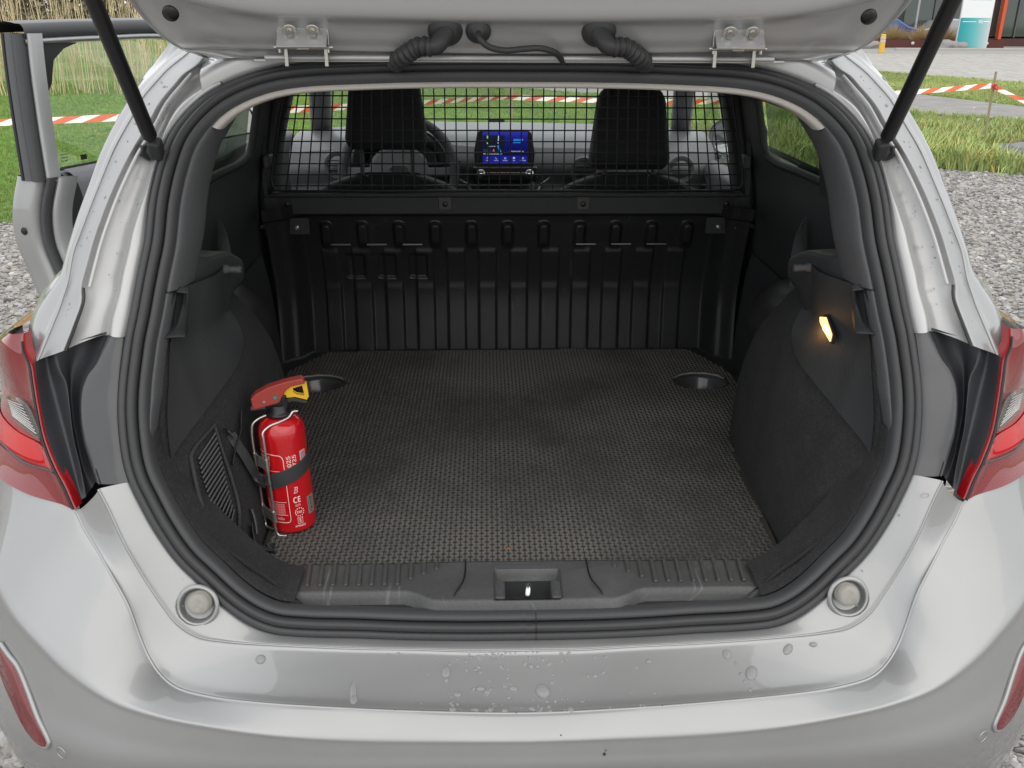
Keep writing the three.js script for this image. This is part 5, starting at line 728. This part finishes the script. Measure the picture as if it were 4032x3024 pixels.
// ================================================================ SURROUNDINGS
{
  const tGravel = tex(1024, (u, v) => { // many small grey stones
    const cell = 64, x = u * cell, y = v * cell; let d1 = 9, id = 0; for (let a = -1; a <= 1; a++) for (let b = -1; b <= 1; b++) { const cx = Math.floor(x) + a, cy = Math.floor(y) + b, wx = ((cx % cell) + cell) % cell, wy = ((cy % cell) + cell) % cell, h = (wx * 193 + wy * 3571) & 65535; const px = cx + NT[h], py = cy + NT[(h + 911) & 65535], d = (px - x) ** 2 + (py - y) ** 2; if (d < d1) { d1 = d; id = h; } }
    const t = .43 + .20 * NT[(id + 77) & 65535], w = .10 * NT[(id + 5) & 65535], n = .06 * vn(u * 300, v * 300, 300); return [t + n, t - .012 + n - w * .15, t - .03 + n - w * .35];
  }, true, 1);
  const gTex = (r) => { const t = tGravel.clone(); t.repeat.set(r, r); t.needsUpdate = true; return t; };
  const plane = (x0, x1, z0, z1, y, n = 1) => { const g = new THREE.PlaneGeometry(x1 - x0, z1 - z0, n, n); g.rotateX(-Math.PI / 2); g.translate((x0 + x1) / 2, y, (z0 + z1) / 2); const p = g.attributes.position, u = g.attributes.uv; for (let i = 0; i < p.count; i++) u.setXY(i, p.getX(i), p.getZ(i)); return g; };
  const poly = (pts, y) => { const s = new THREE.Shape(pts.map(([x, z]) => new THREE.Vector2(x, -z))); const g = new THREE.ShapeGeometry(s); g.rotateX(-Math.PI / 2); g.translate(0, y, 0); const p = g.attributes.position, u = g.attributes.uv; for (let i = 0; i < p.count; i++) u.setXY(i, p.getX(i), p.getZ(i)); return g; };
  const tLawn = tex(1024, (u, v) => { const a = fbm(u * 5, v * 5, 5, 5), b = vn(u * 250, v * 250, 250), c = vn(u * 90, v * 90, 90), d = fbm(u * 14, v * 14, 14, 3), k = .55 + .35 * a + .25 * (b - .5) + .22 * (c - .5), y = Math.max(0, d - .55) * 1.1; return [.50 * k + .20 * y, .62 * k + .10 * y, .28 * k + .05 * y]; }, true, .25);
  struct('ground', plane(-200, 200, -200, 60, -.02), std([1, 1, 1], 1, { map: tLawn }));
  const gravelPoly = [[-30, 40], [30, 40], [30, -3], [9, -8.2], [6.2, -9.6], [4.3, -10.2], [1, -8.9], [-2, -7.9], [-4.2, -7.2], [-9, -6.6], [-30, -6]];
  struct('gravel_yard', poly(gravelPoly, 0), std([1, 1, 1], 1, { map: gTex(.9), bumpMap: gTex(.9), bumpScale: .008 }));
  // loose stones
  const stones = (() => { const g = new THREE.IcosahedronGeometry(1, 0).toNonIndexed(); const p = g.attributes.position, key = {}; for (let i = 0; i < p.count; i++) { const k = [p.getX(i), p.getY(i), p.getZ(i)].map((v) => v.toFixed(3)).join(); const s = key[k] ??= rr(.72, 1.15); p.setXYZ(i, p.getX(i) * s, p.getY(i) * s * .62, p.getZ(i) * s); } g.computeVertexNormals(); return g; })();
  const inP = (x, z, P) => { let c = false; for (let i = 0, j = P.length - 1; i < P.length; j = i++) if ((P[i][1] > z) !== (P[j][1] > z) && x < (P[j][0] - P[i][0]) * (z - P[i][1]) / (P[j][1] - P[i][1]) + P[i][0]) c = !c; return c; };
  const S = []; const area = (x0, x1, z0, z1, dens, s0, s1) => { const n = Math.round((x1 - x0) * (z1 - z0) * dens); for (let i = 0; i < n; i++) { const x = rr(x0, x1), z = rr(z0, z1); if (!inP(x, z, gravelPoly)) continue; S.push([x, z, rr(s0, s1) * (rnd() < .06 ? 1.6 : 1)]); } };
  area(-2.4, -.8, -3, -.9, 2600, .008, .017); area(.8, 2.6, -3, -.9, 2600, .008, .017); area(-5, 5, -3.2, 2.4, 1150, .009, .018); area(.95, 7.5, -7, -3.1, 1100, .010, .019); area(1.0, 9, -10.4, -7, 900, .012, .021); area(-8, -.95, -7.9, -3.1, 1000, .010, .019);
  const im = new THREE.InstancedMesh(stones, std([1, 1, 1], .9), S.length); im.name = 'loose_gravel'; im.userData = { kind: 'stuff', label: 'loose grey gravel stones around the silver van', category: 'gravel' };
  const D = new THREE.Object3D(); S.forEach(([x, z, s], i) => { D.position.set(x, s * .25, z); D.rotation.set(rr(-.6, .6), rr(0, 6.28), rr(-.6, .6)); D.scale.set(s * rr(.8, 1.4), s, s * rr(.8, 1.2)); D.updateMatrix(); im.setMatrixAt(i, D.matrix); const t = rr(.18, .38) * (rnd() < .1 ? 1.35 : 1), w = rr(0, .05); im.setColorAt(i, lin(t + w * .4, t, t * (1 - w * 2))); }); shade(im); scene.add(im);
  // paths beyond the verge
  const asph = tex(512, (u, v) => { const k = .42 + .12 * vn(u * 256, v * 256, 256) + .10 * fbm(u * 8, v * 8, 8, 4); return [k, k * .985, k * .96]; }, true, .5);
  struct('path', poly([[4, -22.6], [9.4, -20.9], [10.2, -17.6], [14, -16.2], [30, -13], [30, -10.5], [14, -13.2], [8.9, -15.0], [6.5, -17.5], [2, -20.5], [0, -23]].map(([x, z]) => [x, z]), .004), std([1, 1, 1], 1, { map: asph }));
  const pav = tex(1024, (u, v) => { const nx = 20, ny = 40, row = Math.floor(v * ny), x = u * nx + (row & 1) * .5, cx = Math.floor(x), fx = x - cx, fy = v * ny - row; const e = Math.min(Math.min(fx, 1 - fx) * .5, Math.min(fy, 1 - fy) * .25 * 1); const h = NT[(((cx % nx) + nx) % nx * 37 + row * 101) & 65535], g = e < .035 ? .72 : 1; const k = (.60 + .12 * h + .05 * vn(u * 400, v * 400, 400)) * g; return [k, k * .985, k * .95]; }, true, .22);
  struct('paved_road', poly([[6, -31], [12.2, -29.3], [14, -23.5], [40, -18], [80, -22], [80, -44], [40, -50], [18, -47.5], [6, -50]], .008), std([1, 1, 1], .95, { map: pav }));
  struct('footway', poly([[6, -47], [18.7, -44.6], [40, -43.5], [80, -40], [80, -58], [6, -58]], .012), std([.30, .29, .27], .95));
  // grass
  const blade = (() => { const pos = []; for (let k = 0; k < 7; k++) { const a = k * 2.4, r = .25 + .15 * (k % 3), x = Math.cos(a) * r * .5, z = Math.sin(a) * r * .5, bx = Math.cos(a + .5) * (.35 + .12 * (k % 2)), bz = Math.sin(a + .5) * .4, w = .045, h = .75 + .25 * ((k * 37) % 5) / 4, tx = Math.cos(a + 1.57) * w, tz = Math.sin(a + 1.57) * w; pos.push(x - tx, 0, z - tz, x + tx, 0, z + tz, x + bx * .35 + tx * .7, h * .6, z + bz * .35 + tz * .7, x - tx, 0, z - tz, x + bx * .35 + tx * .7, h * .6, z + bz * .35 + tz * .7, x + bx * .35 - tx * .7, h * .6, z + bz * .35 - tz * .7, x + bx * .35 - tx * .7, h * .6, z + bz * .35 - tz * .7, x + bx * .35 + tx * .7, h * .6, z + bz * .35 + tz * .7, x + bx, h, z + bz); } const g = new THREE.BufferGeometry(); g.setAttribute('position', new THREE.Float32BufferAttribute(pos, 3)); g.computeVertexNormals(); return g; })();
  const pathP = [[4, -22.6], [9.4, -20.9], [10.2, -17.6], [14, -16.2], [30, -13], [30, -10.5], [14, -13.2], [8.9, -15], [6.5, -17.5], [2, -20.5], [0, -23]], roadP = [[6, -31], [12.2, -29.3], [14, -23.5], [40, -18], [80, -22], [80, -44], [6, -50]];
  const G = []; const lawn = (x0, x1, z0, z1, n, h0, h1, tone) => { for (let i = 0; i < n; i++) { const x = rr(x0, x1), z = rr(z0, z1); if (inP(x, z + .7 * (fbm(x * 1.3 + 50, z * 1.3 + 50, 64, 3) - .5), gravelPoly) && rnd() > .004) continue; if (inP(x, z, pathP) || inP(x, z, roadP) || (x > 5.85 && x < 7.4 && z > -11.35 && z < -9.4)) continue; const c = fbm(x * .4 + 40, z * .4 + 40, 64, 3); G.push([x, z, rr(h0, h1) * (.7 + .6 * c), tone, c]); } };
  lawn(-9, -2, -13, -6.6, 26000, .03, .06, 0); lawn(-15, -3, -24, -13, 22000, .04, .07, 0); lawn(-4, 5, -22, -8.8, 24000, .04, .08, 0); lawn(3, 9, -13.5, -9, 8000, .10, .28, 1); lawn(4.2, 12, -12, -8.2, 5000, .07, .16, 1); lawn(5, 14, -23, -13, 16000, .05, .12, 1); lawn(9, 16, -30, -20, 9000, .05, .10, 1);
  const gm = phy([1, 1, 1], .85, { transmission: 0, side: THREE.DoubleSide }); const gi = new THREE.InstancedMesh(blade, gm, G.length); gi.name = 'grass'; gi.userData = { kind: 'stuff', label: 'green grass blades of the lawn and verge behind the van', category: 'grass' };
  G.forEach(([x, z, h, t, c], i) => { D.position.set(x, 0, z); D.rotation.set(0, rr(0, 6.28), 0); const w = h * rr(.7, 1.2) + .015; D.scale.set(w, h, w); D.updateMatrix(); gi.setMatrixAt(i, D.matrix); const k = rr(.75, 1.25) * (.8 + .4 * c), y = rnd() < .12 ? 1.6 : 1; gi.setColorAt(i, t ? lin(.34 * k * y, .42 * k, .15 * k) : lin(.20 * k * y, .34 * k, .075 * k)); }); shade(gi); scene.add(gi);
  // daisies in the verge
  for (let i = 0; i < 14; i++) { const c = [[7.6, -13.9], [9.2, -16.6], [8.6, -14.4], [10, -21]][i % 4]; const d = mesh('daisy', merge([lathe([[0, .004], [.012, .006], [.022, .002], [.012, 0]], 8).translate(0, .12, 0), cyl(V(0, 0, 0), V(0, .12, 0), .002, .002, 4)]), std([.75, .75, .7], .8)); d.position.set(c[0] + rr(-.9, .9), 0, c[1] + rr(-.6, .6)); tag(d, 'small white daisy in the grass verge by the path', 'flower', 'daisies in the verge'); }
  // reeds
  const reed = (() => { const a = [cyl(V(0, 0, 0), V(.02, 1, .01), .0048, .0022, 5)]; const leaf = (y, dx, dz, l) => { const p = [0, y, 0, dx * l, y + l * .75, dz * l, dx * l * .5 + .007, y + l * .35, dz * l * .5]; const g = new THREE.BufferGeometry(); g.setAttribute('position', new THREE.Float32BufferAttribute(p, 3)); g.setAttribute('uv', new THREE.Float32BufferAttribute([0, 0, 0, 0, 0, 0], 2)); g.computeVertexNormals(); return g; }; a.push(leaf(.35, .5, .2, .16), leaf(.6, -.4, .3, .18), leaf(.8, .3, -.4, .14)); return merge(a); })();
  const Rn = 560, ri = new THREE.InstancedMesh(reed, std([1, 1, 1], .85), Rn); ri.name = 'reeds'; ri.userData = { kind: 'stuff', label: 'dry straw coloured reeds standing at the far edge of the lawn', category: 'reeds' };
  for (let i = 0; i < Rn; i++) { const t = Math.pow(rnd(), 1.7), x = -14 + 7.8 * t + rr(-.4, .4) + (rnd() < .12 ? 1.4 * rnd() : 0), z = -20.2 + rr(-.9, .9) - (x + 10) * .08; D.position.set(x, 0, z); D.rotation.set(rr(-.16, .16), rr(0, 6.28), rr(-.16, .16) + (rnd() < .04 ? rr(-.9, .9) : 0)); const h = rr(1.2, 3.0); D.scale.set(1.5, h, 1.5); D.updateMatrix(); ri.setMatrixAt(i, D.matrix); const k = rr(.7, 1.2); ri.setColorAt(i, lin(.72 * k, .60 * k, .38 * k)); } shade(ri); scene.add(ri);
  // bare wood far behind: trunks and twigs as one mass
  const twig = (() => { const a = []; for (let k = 0; k < 9; k++) { const t = k * 2.4, y = .25 + k * .075; a.push(cyl(V(0, y, 0), V(Math.cos(t) * .22, y + .22, Math.sin(t) * .22), .008, .002, 4)); } a.push(cyl(V(0, 0, 0), V(.02, 1, 0), .02, .004, 5)); return merge(a); })();
  const Tn = 900, ti = new THREE.InstancedMesh(twig, std([1, 1, 1], 1), Tn); ti.name = 'bare_woodland'; ti.userData = { kind: 'stuff', label: 'brown leafless woodland beyond the far edge of the meadow', category: 'woodland' };
  for (let i = 0; i < Tn; i++) { D.position.set(rr(-95, 25), -.2, rr(-98, -72)); D.rotation.set(0, rr(0, 6), rr(-.08, .08)); const h = rr(4, 13); D.scale.set(h * .7, h, h * .7); D.updateMatrix(); ti.setMatrixAt(i, D.matrix); const k = rr(.6, 1.2); ti.setColorAt(i, lin(.17 * k, .14 * k, .105 * k)); } shade(ti); scene.add(ti);
  const bush = (() => { const pos = []; for (let k = 0; k < 260; k++) { const a = rnd() * 6.28, e = Math.acos(rnd()), r = .5 * Math.cbrt(rr(.3, 1)), c = V(Math.sin(e) * Math.cos(a), Math.cos(e) * 1.1, Math.sin(e) * Math.sin(a)).multiplyScalar(r); for (let j = 0; j < 3; j++) pos.push(c.x + rr(-.05, .05), c.y + rr(-.05, .05), c.z + rr(-.05, .05)); } const g = new THREE.BufferGeometry(); g.setAttribute('position', new THREE.Float32BufferAttribute(pos, 3)); g.computeVertexNormals(); return g; })();
  const Bn = 300, bi = new THREE.InstancedMesh(bush, std([1, 1, 1], 1), Bn); bi.name = 'scrub'; bi.userData = { kind: 'stuff', label: 'low brown scrub along the foot of the far wood', category: 'scrub' };
  for (let i = 0; i < Bn; i++) { D.position.set(rr(-95, 25), 0, rr(-74, -69)); D.rotation.set(0, rr(0, 6), 0); const h = rr(2.5, 6); D.scale.set(h * 1.5, h, h); D.updateMatrix(); bi.setMatrixAt(i, D.matrix); const k = rr(.6, 1.2); bi.setColorAt(i, lin(.20 * k, .165 * k, .11 * k)); } shade(bi); scene.add(bi);
  // barrier tape and stakes
  const tp = tex(256, (u, v) => { const s = (u * 8 + v * .5) % 1; return s < .5 ? [.84, .38, .22] : [.93, .91, .88]; }, true, 1); tp.repeat.set(.42, 1);
  const tm = new THREE.MeshStandardMaterial({ map: tp, roughness: .5, side: THREE.DoubleSide });
  const tape = (pts, w, tw, label) => { const c = curve(L3(pts)), n = 80, A = [], B = []; let du = 0, prev = null; const us = []; for (let i = 0; i <= n; i++) { const p = c.getPoint(i / n), a = Math.PI / 2 + Math.sin(i / n * tw) * .7; if (prev) du += p.distanceTo(prev); prev = p; us.push(du); A.push(p.clone().add(V(0, Math.sin(a) * w / 2, Math.cos(a) * w / 2))); B.push(p.clone().add(V(0, -Math.sin(a) * w / 2, -Math.cos(a) * w / 2))); } const g = loft([A, B], 0); const u = g.attributes.uv; for (let i = 0; i <= n; i++) { u.setXY(i * 2, us[i], 0); u.setXY(i * 2 + 1, us[i], 1); } return tag(mesh('barrier_tape', g, tm), label, 'tape', 'red and white barrier tape'); };
  tape([[-7.2, .68, -7.6], [-4.2, .705, -8.0], [-3.1, .735, -8.2], [-1.2, .66, -10.2], [.27, .60, -12]], .066, 5, 'red and white barrier tape running left past the open door to the lawn stake');
  tape([[.27, .60, -12], [1.8, .55, -12], [3.3, .565, -11.95], [5.0, .655, -11.88], [6.38, .765, -11.85]], .068, 9, 'red and white barrier tape stretched between the two wooden stakes ahead');
  tape([[6.42, .75, -11.85], [6.7, .60, -11.6], [7.05, .42, -11.3], [7.5, .25, -10.8]], .07, 8, 'red and white barrier tape sloping down to the right from the stake by the path');
  const stake = (x, z, h, lx, label) => { const s = mesh('wooden_stake', merge([cyl(V(0, -.1, 0), V(lx, h, .0), .017, .015, 8), cyl(V(lx, h, 0), V(lx + .001, h + .006, 0), .015, .010, 8)]), std([.34, .29, .19], .85, { bumpMap: tGrain, bumpScale: .001 })); s.position.set(x, 0, z); return tag(s, label, 'stake', 'tape stakes'); };
  stake(6.44, -11.87, .93, -.02, 'thin wooden stake holding the tape beside the path'); stake(.27, -12.02, .78, .01, 'thin wooden stake seen straight ahead through the windscreen');
  tag(mesh('tape_knot', merge([new THREE.TorusKnotGeometry(.022, .010, 40, 6, 2, 3).translate(6.42, .762, -11.85), tube(L3([[6.42, .75, -11.83], [6.45, .72, -11.82], [6.47, .69, -11.83]]), .012, 10, 6)]), std([.62, .10, .08], .6)), 'knot of red and white tape on the stake by the path', 'knot');
  // grey plastic cover at the edge of the gravel
  const cv = group('tank_cover', 'round grey plastic tank cover lying at the edge of the gravel', 'cover', [6.62, 0, -10.75]);
  mesh('cover_base', lathe([[0, .0], [.62, .0], [.60, .10], [.55, .13], [.40, .15]], 44), std([.045, .047, .055], .5), cv); mesh('cover_lid', lathe([[0, .175], [.18, .175], [.20, .18], [.22, .172], [.36, .165], [.40, .15]], 44), std([.13, .13, .15], .5), cv);
  for (let k = 0; k < 8; k++) { const a = k / 8 * 6.283; mesh('lug', box(.07, .06, .06, Math.cos(a) * .60, .06, Math.sin(a) * .60, .012), std([.05, .05, .06], .5), cv); }
}
{ // office building and what stands before it
  const b = group('office_building', 'dark glass office front with orange columns behind the paved road', 'building', [0, 0, -56.5]);
  const gl = phy([.10, .115, .105], .06, { metalness: .55 }), frM = std([.10, .10, .10], .5), orM = std([.62, .10, .035], .5);
  mesh('plinth', box(56, .45, 1.0, 38, .225, -.2), std([.075, .03, .026], .7), b); mesh('roof_slab', box(58, .8, 14, 38, 6.8, -6.4), std([.5, .5, .48], .7), b); mesh('core', box(55, 6.0, 12, 38, 3.4, -6.9), std([.05, .05, .05], .8), b);
  for (let k = 0; k < 22; k++) { const x = 11.4 + k * 2.5; const p = mesh('window', box(2.38, 5.7, .05, x + 1.25, 3.4, -.05), gl, b); mesh('mullion', box(.09, 5.8, .14, x, 3.4, .0), frM, p); mesh('transom', box(2.4, .07, .12, x + 1.25, 3.0, .0), frM, p); }
  for (const x of [28.5, 30.3, 32.9, 36]) mesh('column', box(x === 28.5 ? .42 : .2, 6, .35, x, 3.4, .35, .02), orM, b);
  for (const x of [20.2, 22.8, 25.0]) mesh('post', cyl(V(x, .3, .9), V(x, 6.4, .9), .07), std([.45, .45, .44], .4, { metalness: .6 }), b);
  const pl = group('planter', 'dark red edged planting bed in front of the glass office', 'planter', [22.5, 0, -54.2]); mesh('planter_edge', box(13, .42, .12, 0, .21, 1.2), std([.10, .028, .022], .75), pl); mesh('soil', box(13, .36, 2.2, 0, .18, 0), std([.12, .09, .06], 1), pl);
  for (let k = 0; k < 6; k++) mesh('spot_light', aim(lathe([[0, .05], [.07, .05], [.09, 0]], 12), V(0, 0, 1), V(-5 + k * 2.1, .25, 1.27)), std([.6, .6, .58], .4), pl);
  const tuft = (() => { const pos = []; for (let k = 0; k < 420; k++) { const a = rnd() * 6.28, r = rr(.1, .9), h = rr(.3, .7) * (1.2 - r * .6), x = Math.cos(a) * r * .3, z = Math.sin(a) * r * .3; pos.push(x - .012, 0, z, x + .012, 0, z, Math.cos(a) * r, h, Math.sin(a) * r); } const g = new THREE.BufferGeometry(); g.setAttribute('position', new THREE.Float32BufferAttribute(pos, 3)); g.computeVertexNormals(); return g; })();
  for (let k = 0; k < 6; k++) { const m = mesh('dry_grass_clump', tuft, std([.42, .30, .14], .95)); m.position.set(18.6 + k * 1.5, .35, -54.0 + rr(-.2, .3)); m.scale.setScalar(rr(1.0, 1.5)); tag(m, 'tan ornamental grass clump in the dark red planter bed', 'grass clump', 'ornamental grass clumps'); }
  const rock = (x, z, s, label) => { const g = mergeVertices(new THREE.IcosahedronGeometry(1, 3).deleteAttribute('normal').deleteAttribute('uv')); const p = g.attributes.position; for (let i = 0; i < p.count; i++) { const v = V(p.getX(i), p.getY(i), p.getZ(i)); const k = .55 + .9 * fbm(v.x * 2.2 + 10 + x, v.y * 2.2 + v.z * 1.7 + 10, 64, 5); p.setXYZ(i, v.x * k * s * 1.4, v.y * k * s * .7, v.z * k * s); } g.computeVertexNormals(); const m = mesh('boulder', g, std([.26, .25, .24], .95)); m.position.set(x, s * .3, z); tag(m, label, 'rock', 'grey boulders before the office'); };
  rock(19.6, -51.2, .45, 'small grey boulder below the thin metal post'); rock(20.8, -51.4, .4, 'small grey boulder to the right of the yellow bollard'); rock(24.3, -50.2, .5, 'large grey boulder beside the white sign'); rock(25.2, -50.5, .38, 'grey boulder touching the foot of the white sign');
  struct('kerb', box(26, .13, .25, 34, .07, -48.6, .02), std([.42, .41, .39], .9));
  const sg = group('totem_sign', 'white and teal totem sign with the number 25 standing before the office', 'sign', [26.2, 0, -51.2]); sg.rotation.y = -.28;
  const st = canvasTex(512, 1280, (x, w, h) => { x.fillStyle = '#eceff0'; x.fillRect(0, 0, w, h); const g = x.createLinearGradient(0, 0, w, 0); g.addColorStop(0, '#1f9aa0'); g.addColorStop(.45, '#58b4b8'); g.addColorStop(1, '#c9cfd2'); x.fillStyle = g; x.fillRect(0, 760, w, 520); x.fillStyle = '#2a8f9c'; x.font = 'bold 190px sans-serif'; x.textAlign = 'right'; x.fillText('25', w - 30, 330); x.fillStyle = '#8aa0a8'; x.font = '34px sans-serif'; x.fillText('www.', w - 300, 470); x.fillRect(w - 290, 452, 250, 12); x.fillStyle = '#f4f8f8'; x.fillRect(40, 820, 230, 10); x.font = 'bold 70px sans-serif'; x.fillText('U)', 380, 845); x.fillRect(395, 815, 100, 14); });
  mesh('sign_face', new THREE.PlaneGeometry(1.5, 3.75).translate(0, 1.93, .128), std([1, 1, 1], .4, { map: st }), sg); mesh('sign_body', box(1.56, 3.8, .25, 0, 1.92, 0, .02), std([.72, .73, .73], .4), sg); mesh('sign_foot', box(1.3, .06, .3, 0, .03, 0), std([.1, .1, .1], .6), sg);
  const bo = group('yellow_bollard', 'yellow plastic bollard with two grey reflective bands by the road', 'bollard', [18.73, 0, -44.9]); mesh('post', lathe([[.0, .0], [.16, 0], [.155, .05], [.13, .07], [.115, .80], [.10, .84], [0, .85]], 20), std([.72, .44, .03], .5), bo); for (const y of [.48, .64]) mesh('reflective_band', lathe([[.124, y], [.127, y + .005], [.122, y + .09], [.118, y + .095]], 20), std([.5, .5, .5], .35), bo);
  const wb = group('white_bollard', 'short white rounded bollard left of the teal sign', 'bollard', [24.9, 0, -52.2]); mesh('post', lathe([[.0, 0], [.16, 0], [.15, .4], [.12, .55], [.06, .62], [0, .63]], 18), std([.75, .75, .73], .5), wb);
  // cars parked by the glass
  const carAt = (x, z, col, label) => { const c = group('parked_car', label, 'car', [x, 0, z], 'cars parked by the office'); const bm = phy(col, .3, { clearcoat: 1, metalness: .3 }); const pf = [[-2.05, .35], [-2.1, .62], [-1.95, .85], [-1.2, .97], [-.75, 1.35], [-.2, 1.46], [.7, 1.43], [1.35, 1.05], [1.95, .92], [2.1, .7], [2.05, .35]]; const g = prism(pf, 1.5, .08); g.translate(0, 0, -.75); mesh('body', g, bm, c); const wn = prism([[-1.0, 1.0], [-.66, 1.31], [-.2, 1.40], [.62, 1.37], [1.1, 1.05]], 1.62, .01); wn.translate(0, 0, -.81); mesh('glazing', wn, M.black, c); for (const dx of [-1.3, 1.3]) for (const dz of [-.72, .72]) { const w = mesh('wheel', aim(lathe([[0, .09], [.2, .1], [.31, .09], [.32, 0], [.31, -.09], [0, -.09]], 22), V(0, 0, 1), V(dx, .32, dz)), M.rubberSoft, c); mesh('hub', aim(lathe([[0, .03], [.17, .02], [.19, 0]], 14), V(0, 0, Math.sign(dz)), V(dx, .32, dz + Math.sign(dz) * .09)), M.steel, w); } };
  carAt(22.9, -55.7, [.03, .10, .32], 'blue car parked behind the planter at the glass office'); carAt(26.9, -55.75, [.4, .41, .42], 'silver car parked right of the blue car at the glass office');
}
renderer.render(scene, camera);
